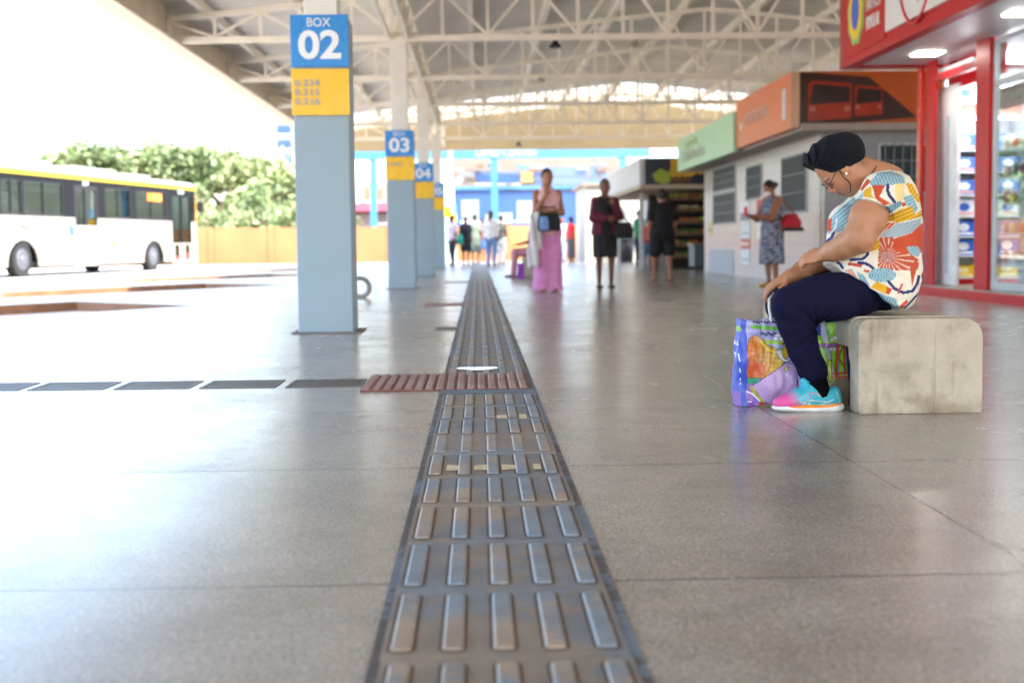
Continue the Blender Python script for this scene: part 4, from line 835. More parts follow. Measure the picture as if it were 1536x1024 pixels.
Y = 72.; cb = mat('sky_blue_fascia', '#2a6488', .5, var=.08); cn_ = thing('blue_canopy', 'long sky blue canopy beam on blue posts beyond the station', 'canopy', (-1, Y, 0))
MB().box(X(500, Y), X(975, Y), Y, Y+.4, Z(238, Y), Z(221, Y)).build('fascia', cb, cn_)
for px in (742, 560, 935): MB().box(X(px-5, Y), X(px+5, Y), Y+.05, Y+.35, -.2, Z(238, Y)-.002).build('post', cb, cn_)
text('lettering', 'LAND CENTER', .55, (X(760, Y), Y-.01, Z(230, Y)), (1, 0, 0), (0, 0, 1), mat('fascia_letters', '#8fb8c8', .5), cn_, sx=.9, bold=.01)
Y = 78.; rr_ = mat('red_awning', '#6f1219', .6, var=.1); k2 = bld('red_roof_stall', 'small stall with a red awning behind the orange wall', 'stall', X(524, Y), X(585, Y), Y, Y+4, Z(318, Y), mat('stall_grey', '#7e7a7c', .7), [(X(560, Y), X(580, Y), Z(333, Y), Z(321, Y))], mat('stall_opening', '#6f6a66', .7))
MB().prism([(Y-1, Z(316, Y)), (Y+4, Z(316, Y)), (Y+4, Z(300, Y))], X(520, Y), X(588, Y), axis='x').build('awning', rr_, k2)
Y = 110.; b3 = bld('white_house', 'white and brick coloured house behind the red awning stall', 'house', X(540, Y), X(600, Y), Y, Y+8, Z(272, Y), mat('house_offwhite', '#6d6862', .8, var=.15), [(X(548, Y), X(556, Y), Z(300, Y), Z(280, Y)), (X(566, Y), X(574, Y), Z(300, Y), Z(282, Y))], mat('house_brick', '#7d5543', .8))
t = thing('power_pole', 'pinkish concrete power pole with cross arms beyond the wall', 'pole', (X(676, 66), 66, -.2)); pm_ = mat('pole_pink', '#9d8074', .8); MB().cyl((X(676, 66), 66, -.2), (X(676, 66), 66, 5.4), .16, .12).build('pole_shaft', pm_, t); MB().box(X(655, 66), X(697, 66), 65.9, 66.1, 4.3, 4.4).box(X(660, 66), X(692, 66), 65.9, 66.1, 3.6, 3.7).build('cross_arm', pm_, t)
wrm = mat('cable_black', '#2a2a2e', .6)
for i, z in enumerate((4.42, 4.0, 3.72)):
    tag(MB().tube([(X(676, 66)+q*14, 66+.3*i, z-.5*(1-(2*q-1)**2)) for q in np.linspace(0, 1, 16)], .02, 5).build('overhead_cable', wrm), ['overhead cable strung highest from the pink pole', 'overhead cable strung midway up the pink pole', 'overhead cable strung lowest from the pink pole'][i], 'cable', 'overhead cables')
# ------------------------------------------------------------------ concrete bench
def bench_mat():
    m = bpy.data.materials.new('stained_concrete'); m.use_nodes = True; N = m.node_tree.nodes; L = m.node_tree.links; b = N['Principled BSDF']
    tc = N.new('ShaderNodeTexCoord')
    def nz(sc, det, vec=None, r=.6):
        n = N.new('ShaderNodeTexNoise'); n.inputs['Scale'].default_value = sc; n.inputs['Detail'].default_value = det; n.inputs['Roughness'].default_value = r; L.new(vec or tc.outputs['Object'], n.inputs['Vector']); return n.outputs['Fac']
    def ramp(v, *st):
        r = N.new('ShaderNodeValToRGB'); e = r.color_ramp.elements
        while len(e) < len(st): e.new(.5)
        for i, (p, c) in enumerate(st): e[i].position = p; e[i].color = (*c, 1)
        L.new(v, r.inputs[0]); return r.outputs[0]
    def mul(a, b_, f=1.):
        x = N.new('ShaderNodeMix'); x.data_type = 'RGBA'; x.blend_type = 'MULTIPLY'; x.inputs[0].default_value = f; L.new(a, x.inputs[6]); L.new(b_, x.inputs[7]); return x.outputs[2]
    base = ramp(nz(7, 8), (.3, lin('#968a76')), (.5, lin('#b3a794')), (.7, lin('#c0b5a3')))
    mp = N.new('ShaderNodeMapping'); mp.inputs['Scale'].default_value = (22, 22, 1.6); L.new(tc.outputs['Object'], mp.inputs[0])
    strk = ramp(nz(1, 4, mp.outputs[0]), (.27, lin('#8f7a60')), (.42, (1, 1, 1)))
    pits = ramp(nz(55, 3), (.24, (.35, .31, .27)), (.33, (1, 1, 1))); blot = ramp(nz(13, 5), (.24, lin('#8a7355')), (.38, (1, 1, 1)))
    sz = N.new('ShaderNodeSeparateXYZ'); L.new(tc.outputs['Object'], sz.inputs[0]); hm_ = N.new('ShaderNodeMath'); hm_.operation = 'MULTIPLY_ADD'; hm_.inputs[1].default_value = 1.5; L.new(sz.outputs[2], hm_.inputs[0]); L.new(nz(6, 6), hm_.inputs[2])
    splash = ramp(hm_.outputs[0], (.40, lin('#a58e70')), (.62, (1, 1, 1)))
    c = mul(mul(mul(mul(base, strk, .55), pits, .7), blot, .4), splash, .6); L.new(c, b.inputs['Base Color']); b.inputs['Roughness'].default_value = .75
    bp = N.new('ShaderNodeBump'); bp.inputs['Strength'].default_value = .35; bp.inputs['Distance'].default_value = .004; L.new(nz(60, 6), bp.inputs['Height']); L.new(bp.outputs[0], b.inputs['Normal']); return m
CM = bench_mat()
def bench(name, lab, bx0, bx1, y0, y1, zt, rl, rr, grp=None):
    t = thing(name, lab, 'bench', ((bx0+bx1)/2, (y0+y1)/2, 0), grp)
    pr = [(bx0+.006, 0), (bx0, .02)]+[(bx0+rl-rl*math.cos(a), zt-rl+rl*math.sin(a)) for a in np.linspace(0, math.pi/2, 8)]+[(bx1-rr+rr*math.sin(a), zt-rr+rr*math.cos(a)) for a in np.linspace(0, math.pi/2, 10)]+[(bx1, .02), (bx1-.004, 0)]
    top = [p for p in pr if p[1] > zt-.115]; lo = top[0][0], top[-1][0]
    seat = [(lo[0], zt-.115)]+top+[(lo[1], zt-.115)]
    MB().prism(pr, y0, y0+.12).build('leg', CM, t, bevel=.007); MB().prism(pr, y1-.12, y1).build('leg', CM, t, bevel=.007)
    MB().prism(seat, y0+.121, y1-.121).build('seat', CM, t, bevel=.004); return t
b0, b1 = at(1287, 600, 4.99), at(1473, 600, 4.99)
bench('concrete_bench', 'low pale concrete bench with rounded shoulder in the right foreground', b0[0], b1[0], 4.985, 6.66, .362, .04, .075, None)
# ------------------------------------------------------------------ painting helpers (design laid out on the flat cloth, in units of the side view)
def flat(V, Y, blend=0.):
    Q = V.copy(); Q[:, 1] = Y+blend*(V[:, 1]-Y); return np.stack(proj(Q), 1)
def inpoly(q, P):
    P = np.array(P, float); r = np.zeros(len(q), bool)
    for (x0, y0), (x1, y1) in zip(P, np.roll(P, -1, 0)):
        c = ((y0 > q[:, 1]) != (y1 > q[:, 1])); r ^= c & (q[:, 0] < (x1-x0)*(q[:, 1]-y0)/(y1-y0+1e-12)+x0)
    return r
def dseg(q, pts):
    d = np.full(len(q), 1e9)
    for a, b in zip(pts, pts[1:]):
        a, b = np.array(a, float), np.array(b, float); e = b-a; t = np.clip(((q-a)@e)/(e@e+1e-9), 0, 1); d = np.minimum(d, np.linalg.norm(q-a-t[:, None]*e, axis=1))
    return d
class Paint:
    def __init__(s, q, base): s.q = q; s.c = np.tile(np.array(lin(base)), (len(q), 1))
    def mask(s, m, h): s.c[m] = lin(h); return s
    def poly(s, P, h, ol=None, ow=0, stripe=None):
        m = inpoly(s.q, P); s.c[m] = lin(h)
        if stripe: 
            ang, per, w, hc = stripe; u = s.q[:, 0]*math.cos(ang)+s.q[:, 1]*math.sin(ang)+6*np.sin(s.q[:, 1]*.03); s.c[m & ((u % per) < w)] = lin(hc)
        if ol: s.c[dseg(s.q, list(P)+[P[0]]) < ow] = lin(ol)
        return s
    def line(s, pts, w, h): s.c[dseg(s.q, pts) < w] = lin(h); return s
    def ell(s, c, rx, ry, h, ol=None, ow=0):
        r = np.hypot((s.q[:, 0]-c[0])/rx, (s.q[:, 1]-c[1])/ry); s.c[r < 1] = lin(h)
        if ol: s.c[(r > 1-ow/min(rx, ry)) & (r < 1+.2*ow/min(rx, ry))] = lin(ol)
        return s
def bez(pts, n=8):
    Pq = [np.array(p) for p in pts]; Pq = [2*Pq[0]-Pq[1]]+Pq+[2*Pq[-1]-Pq[-2]]; o = []
    for i in range(1, len(Pq)-2):
        for t in np.linspace(0, 1, n, endpoint=False): a, b, c, d = Pq[i-1:i+3]; o.append(.5*(2*b+(c-a)*t+(2*a-5*b+4*c-d)*t*t+(3*b-a-3*c+d)*t**3))
    return o+[Pq[-2]]
# ------------------------------------------------------------------ seated woman
YM = 5.33
def P(px, py, dy=0.): return at(px, py, YM+dy)
MPX = YM/F_PX
woman = thing('person', 'seated woman in a dark head wrap and patterned blouse leaning over her lap', 'person', tuple(P(1320, 462)*[1, 1, 0]))
HC = P(1262, 250); HF = np.array([-.58, 0, -.81]); HD = np.array([.81, 0, -.58]); HL = np.array([0, -1., 0])
def H(f, d, l=0.): return HC+HF*f+HD*d+HL*l
HR = [HF, HD, HL]
sd = SDF(P(1140, 620, -.33)*[1, 1, 0]+[0, 0, .02], P(1400, 190, .33)*[1, 1, 1]+[0, 0, 0], .0042)
# head
sd.ell(H(-.005, -.015), (.095, .105, .075), HR, .01); sd.ell(H(.034, .042), (.056, .072, .060), HR, .03)
sd.ell(H(.058, .083), (.026, .02, .028), HR, .02); sd.ell(H(.02, .075), (.05, .03, .052), HR, .025)
for s_ in (-1, 1):
    sd.ell(H(.052, .034, s_*.034), (.03, .03, .024), HR, .02); sd.ell(H(.094, .003, s_*.031), (.014, .011, .016), HR, .012, op='s'); sd.ell(H(.071, .004, s_*.031), (.0145, .0125, .014), HR, .006)
    sd.ell(H(.091, .034, s_*.012), (.012, .009, .009), HR, .006); sd.ell(H(.014, -.003, s_*.075), (.017, .029, .010), HR, .008); sd.ell(H(.018, -.006, s_*.085), (.008, .015, .005), HR, .005, op='s')
sd.cap(H(.083, -.017, -.034), H(.083, -.017, .034), .010, .010, .012); sd.cap(H(.087, -.004), H(.1, .023), .008, .0125, .008)
sd.ell(H(.0865, .0575), (.011, .0058, .021), HR, .005); sd.ell(H(.084, .0685), (.010, .0062, .018), HR, .005); sd.ell(H(.095, .063), (.008, .0016, .02), HR, .003, op='s')
# neck, core, arms
sd.cap(P(1289, 262), P(1322, 272), .058, .068, .03); sd.cap(P(1300, 249), P(1338, 268), .03, .05, .03)
sd.loft([(P(1320, y)[2], P(x, y)[0], YM, rx, ry) for y, x, rx, ry in ((275, 1325, .05, .13), (300, 1325, .09, .16), (340, 1315, .12, .17), (400, 1315, .12, .17), (445, 1325, .10, .16))], .04)
nsh, nel, nwr = P(1312, 304, -.175), P(1289, 355, -.225), P(1236, 382, -.105)
sd.chain([(nsh, .073), (P(1301, 330, -.205), .066), (nel, .051)], .03); sd.chain([(nel, .056), (P(1270, 367, -.185), .046), (P(1251, 376, -.145), .037), (nwr, .028)], .025)
sd.ell(P(1294, 363, -.225), (.04, .04, .034), None, .03)
fsh, fel, fwr = P(1315, 306, .175), P(1258, 385, .21), P(1184, 415, .055)
sd.chain([(fsh, .075), (P(1290, 345, .2), .065), (fel, .052), (P(1228, 392, .15), .047), (P(1205, 405, .10), .037), (fwr, .028)], .025)
hand(sd, nwr+np.array([.0, 0, .0]), (-.78, .42, -.18), (-.25, -.55, .8), 1, .95, curls=(.75, .8, .85, .9), k=.007)
hand(sd, fwr, (-.86, -.10, -.40), (-.42, -.12, .9), -1, .98, curls=(.25, .42, .5, .55), spread=.5, thumb=.3, k=.007)
for dy, o in ((-.165, 0), (.14, 1)): sd.chain([(P(1320, 428, dy*.6), .07), (P(1192, 455, dy), .045), (P(1206, 524, dy), .032), (P(1228, 585, dy), .028), (P(1222, 604, dy), .026)], .02)
SK = lin('#b27c5a'); 
def skinc(V):
    c = np.tile(np.array(SK), (len(V), 1)); r = V-HC; f, d, l = r@HF, r@HD, r@HL
    inh = (np.abs(f) < .13) & (np.abs(d) < .12) & (np.abs(l) < .1)
    def w(f0, d0, l0, s): return np.exp(-(((f-f0)**2+(d-d0)**2+(np.abs(l)-l0)**2)/s**2))
    def bl(m, h, a=1.): 
        nonlocal c
        c = c*(1-a*m[:, None])+np.array(lin(h))*a*m[:, None]
    bl(w(.1, .026, .004, .014), '#a8584a', .7); bl(w(.06, .035, .04, .025), '#9c5d44', .5)
    bl((inh & (f > .08) & (d > .051) & (d < .075) & (np.abs(l) < .021)).astype(float), '#8a4a42', .8)
    bl((inh & (f > .06) & (d > -.026) & (d < -.018) & (np.abs(l) > .014) & (np.abs(l) < .046)).astype(float), '#2a1c16', .8)
    bl((inh & (f > .07) & (d > .004) & (d < .0075) & (np.abs(l) > .018) & (np.abs(l) < .044)).astype(float), '#1d1310', .9)
    q = flat(V, YM); nap = np.exp(-(((q[:, 0]-1287)**2)/11**2+((q[:, 1]-245)**2)/6**2)); bl(nap, '#33261f', .55)
    nz = np.array([mnoise.noise(Vector(v*30)) for v in V[::1]]); c *= (1+.10*nz)[:, None]; return c
skin = mat('skin', '#8f5a3c', .5, var=.06, scale=40, attr=True, bump=.08, bscale=160); skin.node_tree.nodes['Principled BSDF'].inputs['Subsurface Weight'].default_value = .06; skin.node_tree.nodes['Principled BSDF'].inputs['Subsurface Radius'].default_value = (.02, .008, .004)
sd.build('body', skin, woman, skinc, 2)
# head wrap
q_ = P(1249.5, 234.5); tb_ = SDF(q_-[.19, .16, .16], q_+[.19, .16, .16], .004)
la = _n([.925, 0, .40]); pa = _n([-.40, 0, .925])
tb_.ell(q_, (.120, .096, .083), [la, HL, pa], .02); tb_.ell(P(1265, 229), (.083, .090, .074), [la, HL, pa], .03); tb_.ell(P(1221, 257), (.036, .062, .031), [la, HL, pa], .04); tb_.ell(P(1229, 250), (.06, .078, .048), [la, HL, pa], .03)
k0 = P(1212, 266)
def fold(x, y, z):
    th = np.arctan2(z-k0[2], x-k0[0]); yy = (y-YM)*9; r = np.sqrt((x-k0[0])**2+(z-k0[2])**2)
    return 1.5*(.0050*np.sin(th*21+yy*1.6)*np.clip((r-.025)/.05, 0, 1)*np.exp(-((r-.06)/.09)**2)+.0022*np.sin(th*41+3+yy*3)*np.exp(-((r-.06)/.08)**2)+.0012*np.sin(60*z+30*x))
tb_.wrinkle(fold)
tb_.put(lambda x, y, z: 0*y+(x-P(1252, 261)[0])*.335+(z-P(1252, 261)[2])*.942, q_-[.2, .2, .2], q_+[.2, .2, .2], .006, op='s') if False else None
cutp, cutn = P(1250, 264.0), _n([-.36, 0, -.93])
tb_.F = np.maximum(tb_.F, (tb_.ax[0][:, None, None]-cutp[0])*cutn[0]+(tb_.ax[2][None, None, :]-cutp[2])*cutn[2]+0*tb_.ax[1][None, :, None]).astype(np.float32)
wrapm = mat('head_wrap_black', '#0f121b', .9, spec=.25, var=.15, scale=30, bump=.15, bscale=300); tb_.build('head_wrap', wrapm, woman, None, 1)
MB().tube([P(1291, 238, dy) for dy in (-.04, .04)], .012, 8).tube([P(1296, 238, dy*.02) for dy in (-1, 1)], .012, 8).build('hair', mat('dark_hair', '#1a1310', .7), woman)
# glasses, earring, cords
gl_ = MB()
for s_ in (-1, 1):
    gl_.tube([H(.100-.008*abs(math.cos(a)), -.001+.016*math.sin(a), s_*.033+.021*math.cos(a)) for a in np.linspace(0, 2*math.pi, 20, endpoint=False)], .0017, 6, closed=True)
    gl_.tube([H(.092, -.006, s_*.054), H(.082, -.012, s_*.066), H(.04, -.022, s_*.079), H(.015, -.024, s_*.083)], .0022, 6)
gl_.tube([H(.101, .002, -.01), H(.103, .0, 0), H(.101, .002, .01)], .0015, 6); g_ = gl_.build('glasses', mat('glasses_frame', '#17141c', .3), woman)
MB().lathe(H(.028, .017, .082)-[0, 0, .0058], [(.0001, 0)]+[(.0058*math.sin(a), .0058-.0058*math.cos(a)) for a in np.linspace(.3, 2.9, 7)]+[(.0001, .0116)], 12).build('earring', mat('pearl', '#f1ede6', .2), woman)
crd = mat('black_cord', '#15120f', .6); MB().tube(bez([H(.034, -.012, .080), H(.044, .018, .077), H(.047, .052, .069), P(1276, 290, -.062)]), .0019, 6).build('strap_cord', crd, woman)
MB().tube([P(1317, 246, -.035), P(1312, 254, -.062), P(1306, 262.5, -.078), P(1300, 272, -.085)], .002, 6).build('necklace', crd, woman)
# blouse
bl_ = SDF(P(1225, 470, -.28), P(1398, 245, .28), .0033)
stn = [(258, 1304, 1345, .10), (266, 1297, 1356, .165), (280, 1288, 1364, .2), (296, 1277, 1372, .205), (317, 1259, 1377, .208), (335, 1247, 1378.5, .207), (352, 1244, 1379, .198), (372, 1241, 1378.5, .195), (395, 1237, 1376, .225), (420, 1240, 1373, .245), (440, 1258, 1367, .25), (455, 1290, 1357, .235), (463, 1322, 1350, .17)]
bl_.loft([(P(1320, y)[2], (P(a, y)[0]+P(b, y)[0])/2, YM, (P(b, y)[0]-P(a, y)[0])/2, r) for y, a, b, r in stn], .02, pw=2.25)
for s_ in (-1, 1):
    bl_.ell(P(1268, 334, s_*.09), (.065, .075, .07), None, .03)
    cl0 = P(1308, 313, s_*.2); bl_.cap(P(1322, 290, s_*.165), P(1302, 330, s_*.215), .082, .086, .03, clip=[(cl0, _n([-.42, s_*.25, -.88]))])
hp = P(1252, 407); bl_.F = np.maximum(bl_.F, ((bl_.ax[0][:, None, None]-hp[0])*-.61+(bl_.ax[2][None, None, :]-hp[2])*-.79+0*bl_.ax[1][None, :, None])).astype(np.float32)
bl_.wrinkle(lambda x, y, z: .0042*np.sin(38*(z*1.0+x*.75)+5*np.sin(7*z+9*y))*np.clip((1.0-z)*2.2, 0, 1)+.0018*np.sin(70*(z*.6-x)+4*np.sin(11*z)))
def C8(*pts): return [(1240+a/4.45, 250+b/4.45) for a, b in pts]
def blousec(V):
    q = flat(V, YM, .9); p = Paint(q, '#e4dcc9'); NV, OR, YE, BL, DK = '#1c2468', '#c24a28', '#dba51c', '#93b6c0', '#4a6f86'
    far = V[:, 1] > YM+.02; s8 = 1/4.45
    p.poly(C8((270, 112), (330, 45), (430, 28), (510, 70), (515, 112), (400, 127), (285, 127)), BL, stripe=(-.35, 4.6, 1.1, DK))
    p.poly(C8((290, 125), (378, 125), (340, 202), (415, 248), (368, 262), (310, 212)), OR).poly(C8((238, 160), (286, 132), (286, 190), (312, 216), (232, 202)), YE)
    p.poly(C8((262, 80), (285, 100), (225, 165), (215, 150)), OR); p.poly(C8((442, 118), (505, 112), (505, 225), (455, 232)), '#e6cf8f')
    p.line(C8((396, 125), (393, 160), (405, 195), (440, 236)), 2.3, NV); p.poly(C8((515, 108), (560, 118), (630, 228), (600, 243), (540, 172)), YE, stripe=(.8, 5, .8, '#8a6a1c'))
    p.poly(C8((372, 270), (478, 230), (502, 250), (430, 300), (400, 316)), '#7c9fb0', stripe=(.3, 3.6, 1, '#38526e')); p.poly(C8((498, 205), (560, 185), (602, 282), (570, 322), (520, 252)), BL, stripe=(1.2, 4, .8, DK))
    p.poly(C8((486, 240), (515, 238), (520, 262), (495, 270)), OR); p.poly(C8((388, 342), (470, 290), (560, 262), (578, 320), (634, 288), (634, 332), (480, 372), (382, 366)), YE, stripe=(1.25, 4.4, .9, '#7c6318'))
    p.poly(C8((340, 462), (450, 385), (622, 345), (622, 402), (560, 440), (430, 476)), BL, stripe=(.9, 4.5, .9, '#b8848a')).poly(C8((330, 440), (390, 375), (470, 375), (440, 392), (350, 450)), OR, stripe=(.9, 4, 1.2, '#e4dcc9'))
    p.poly(C8((430, 482), (560, 442), (640, 370), (648, 570), (560, 590), (430, 565)), OR)
    F_ = C8((343, 470), (432, 470), (435, 560), (560, 588), (612, 625), (600, 690), (440, 690), (328, 672)); p.poly(F_, '#b94f33'); cen = np.array(C8((395, 600))[0]); r = q-cen; th = np.arctan2(r[:, 1], r[:, 0]); rad = np.hypot(*r.T)
    p.mask(inpoly(q, F_) & (np.abs(np.sin(th*11+rad*.03)) < .38), '#dcc3b2').mask(inpoly(q, F_) & (rad < 9) & (np.sin(q[:, 0]*2.2)*np.sin(q[:, 1]*2.4) > .1), '#8f8f9c')
    p.poly(C8((520, 535), (600, 530), (622, 560), (600, 605), (545, 580)), BL, stripe=(.9, 4, .9, DK)); p.poly(C8((245, 562), (342, 480), (347, 548), (260, 572)), YE, stripe=(.9, 5, .9, '#8a6a1c'))
    p.line(C8((150, 622), (230, 615), (262, 590), (262, 570)), 2.1, NV).line(C8((68, 640), (85, 650), (100, 675)), 2.1, NV).line(C8((205, 640), (250, 645), (290, 668), (312, 695)), 2.1, NV)
    p.poly(C8((138, 636), (228, 652), (222, 672), (132, 656)), OR).poly(C8((235, 684), (275, 690), (270, 708), (235, 700)), OR)
    p.ell(C8((358, 722))[0], 21, 10.5, BL); m = np.hypot((q[:, 0]-C8((358, 722))[0][0])/21, (q[:, 1]-C8((358, 722))[0][1])/10.5) < 1; p.mask(m & (np.sin(q[:, 0]*1.5+3*np.sin(q[:, 1]*.4)) > .72), DK)
    p.poly(C8((190, 700), (235, 720), (275, 790), (265, 810), (215, 770)), BL, stripe=(.5, 4, .9, DK)).poly(C8((285, 800), (320, 765), (380, 790), (402, 825), (380, 850), (290, 806)), YE).poly(C8((385, 795), (425, 815), (405, 852), (385, 845)), OR)
    p.poly(C8((280, 812), (380, 855), (450, 880), (475, 945), (420, 942), (330, 870)), BL, stripe=(.2, 4.4, 1, DK)); p.line(C8((400, 765), (440, 812), (500, 840), (560, 828), (595, 780), (605, 730)), 2.2, NV).line(C8((510, 940), (560, 890), (600, 845)), 1.5, NV)
    p.poly(C8((545, 680), (585, 610), (600, 640), (558, 800)), OR).line(C8((490, 785), (465, 840)), 1.4, OR).poly(C8((470, 930), (520, 885), (535, 900), (490, 945)), OR); p.poly(C8((110, 690), (160, 680), (200, 750), (170, 745)), '#cf7a5a', stripe=(.2, 3, 1, '#e4dcc9'))
    p.poly(C8((-5, 400), (20, 345), (80, 280), (180, 205), (190, 262), (100, 425), (30, 455), (-5, 440)), BL, stripe=(1.0, 4.2, .9, DK)).poly(C8((-8, 425), (5, 360), (30, 335), (24, 430)), OR); p.line(C8((0, 500), (35, 470), (40, 440)), 2, NV); p.poly(C8((180, 225), (235, 165), (230, 205), (185, 262)), BL)
    p.line([(1245, 352), (1252, 340), (1254, 328)], 1.0, '#e4dcc9'); return p.c
blm = mat('printed_cotton', '#dddddd', .8, var=.04, attr=True, bump=.1, bscale=250); bl_.build('blouse', blm, woman, blousec, 1)
# leggings
lg = SDF(P(1140, 600, -.33), P(1380, 385, .33), .0042)
def leg(dy, side):
    lg.chain([(P(1322, 430, dy*.55), .085), (P(1290, 437, dy*.72), .087), (P(1250, 445, dy*.9), .090), (P(1215, 451, dy), .085), (P(1189, 457, dy), .071)], .03)
    lg.chain([(P(1186, 460, dy), .072), (P(1195, 492, dy), .063), (P(1206, 524, dy), .0565), (P(1217, 552, dy), .0515), (P(1225, 574, dy), .045)], .03)
    lg.ell(P(1180, 456, dy), (.05, .06, .05), None, .03)
leg(-.165, 0)
lg.chain([(P(1322, 428, .10), .092), (P(1290, 432, .12), .096), (P(1250, 439, .13), .09), (P(1205, 446, .14), .08), (P(1176, 455, .14), .068)], .03); lg.chain([(P(1173, 459, .14), .066), (P(1195, 510, .14), .056), (P(1225, 555, .14), .047), (P(1240, 576, .14), .043)], .03)
lg.ell(P(1322, 430), (.09, .18, .08), None, .05)
lg.F = np.maximum(lg.F, (P(1230, 578, -.165)[2]-lg.ax[2])[None, None, :]+0*lg.F).astype(np.float32)
def lgw(x, y, z):
    k = P(1224, 489, -.165); r2 = (x-k[0])**2+(z-k[2])**2; th = np.arctan2(z-k[2], x-k[0])
    return .0058*np.sin(th*13+1)*np.exp(-r2/.011)+.0045*np.sin(46*(z+.55*x)+4*np.sin(9*x+7*y))*np.clip((x-P(1255, 400)[0])*9, 0, 1)+.0020*np.sin(55*z+20*x)+.002*np.sin(120*z)*np.clip((.19-z)*12, 0, 1)+0*y
lg.wrinkle(lgw)
lg.build('leggings', mat('leggings_navy', '#0d0b2c', .9, spec=.2, var=.12, scale=25, bump=.12, bscale=350), woman, None, 1)
# socks and running shoes
sockm = mat('sock_black', '#050506', .95, spec=.1)
shoe_m = mat('shoe_knit', '#ffffff', .6, var=.06, attr=True, bump=.2, bscale=400); sole_m = mat('shoe_sole', '#ffffff', .6, var=.03, attr=True)
def shoe(dy, ox, oy, nm):
    def p(x, y, d=0): return at(x+ox, y+oy, YM+dy+d)
    MB().tube([p(1225, 570), p(1228, 582), p(1231, 594)], [.041, .040, .044], 20).build('sock', sockm, woman)
    m = (YM+dy)/F_PX; c = p(1212, 595); s = SDF(c-[.16, .065, .08], c+[.16, .065, .11], .0026)
    for x, y, rx, ry, rz in ((1172, 604, 13, 17, 9), (1184, 601, 17, 20, 12), (1198, 597, 18, 20, 16), (1214, 593, 18, 18, 20), (1230, 597, 20, 17, 17), (1245, 598, 17, 16, 17)): s.ell(p(x, y), (rx*m, ry*m, rz*m), None, .015)
    s.cap(p(1205, 572, 0), p(1213, 583, 0), .014, .022, .012); s.cap(p(1252, 587), p(1250, 600), .02, .028, .012)
    s.cap(p(1228, 566), p(1231, 592), .034, .036, .006, op='s'); s.F = np.maximum(s.F, (p(1200, 611)[2]-s.ax[2])[None, None, :]+0*s.F).astype(np.float32)
    def colf(V):
        q = np.stack(proj(V*[1, 0, 1]+[0, YM+dy, 0]), 1)-[ox, oy]; t = np.clip((q[:, 0]-1181-.75*(q[:, 1]-600))/24, 0, 1)[:, None]
        cc = (1-t)*np.array(lin('#e0559a'))+t*np.array(lin('#35a9bd')); pa_ = Paint(q, '#35a9bd'); pa_.c = cc
        wl2 = '#cfdfe0'
        for a, b in (((1197, 609), (1207, 597)), ((1205, 609), (1214, 596)), ((1197, 601), (1222, 607)), ((1207, 598), (1240, 601)), ((1222, 607), (1247, 597)), ((1210, 606), (1236, 607)), ((1216, 608), (1244, 604))): pa_.line([a, b], .55, wl2)
        for x, y in ((1209, 589), (1214, 588), (1202, 592), (1198, 595), (1211, 594), (1207, 597)): pa_.ell((x, y), 1.5, 1.2, '#e84f8a')
        pa_.ell((1224, 590), 1.8, 1.3, '#f0762a').ell((1219, 588), 1.6, 1.3, '#e8607a')
        for x in (1192, 1196, 1200, 1204): pa_.line([(x, 590+(1204-x)*.45), (x+6, 596+(1204-x)*.35)], .9, '#58c8d8')
        pa_.line([(1252, 586), (1257, 602)], .9, '#9fd0d4'); return pa_.c
    s.build('shoe', shoe_m, woman, colf, 1)
    s2 = SDF(c-[.16, .065, .09], c+[.17, .065, .02], .0026)
    for x, y, rx, ry, rz in ((1175, 610, 17.5, 18, 7), (1198, 610.5, 26, 20, 8), (1222, 611, 28, 18.5, 9), (1246, 609.5, 20.5, 18, 10.5)): s2.ell(p(x, y), (rx*m, ry*m, rz*m), None, .01)
    zf = p(1210, 617.6)[2]; zu = p(1210, 605.0)[2]; xx = s2.ax[0][:, None, None]; t_ = (xx-p(1170, 600)[0])/.2
    s2.F = np.maximum(s2.F, np.maximum(zf-s2.ax[2][None, None, :], s2.ax[2][None, None, :]-(zu+.012*np.clip(t_-.55, 0, 1)*2-.008*np.clip(.35-t_, 0, 1)*2))+0*s2.F).astype(np.float32)
    def colS(V):
        q = np.stack(proj(V*[1, 0, 1]+[0, YM+dy, 0]), 1)-[ox, oy]; pa_ = Paint(q, '#e4e6e6'); pa_.mask((q[:, 1] > 616.2), '#6fbfb4')
        top = 608.2-np.clip((q[:, 0]-1240)*.20, 0, 5)+.6*np.sin((q[:, 0]-1180)*.07); pa_.mask((q[:, 0] > 1180) & (q[:, 1] < top+1.0), '#f08a24'); pa_.mask((q[:, 0] <= 1180) & (q[:, 1] < 607), '#9fb6bd'); return pa_.c
    s2.build('sole', sole_m, woman, colS, 1)
shoe(-.205, 0, 0, '')
shoe(.13, 6, -13.6, '')
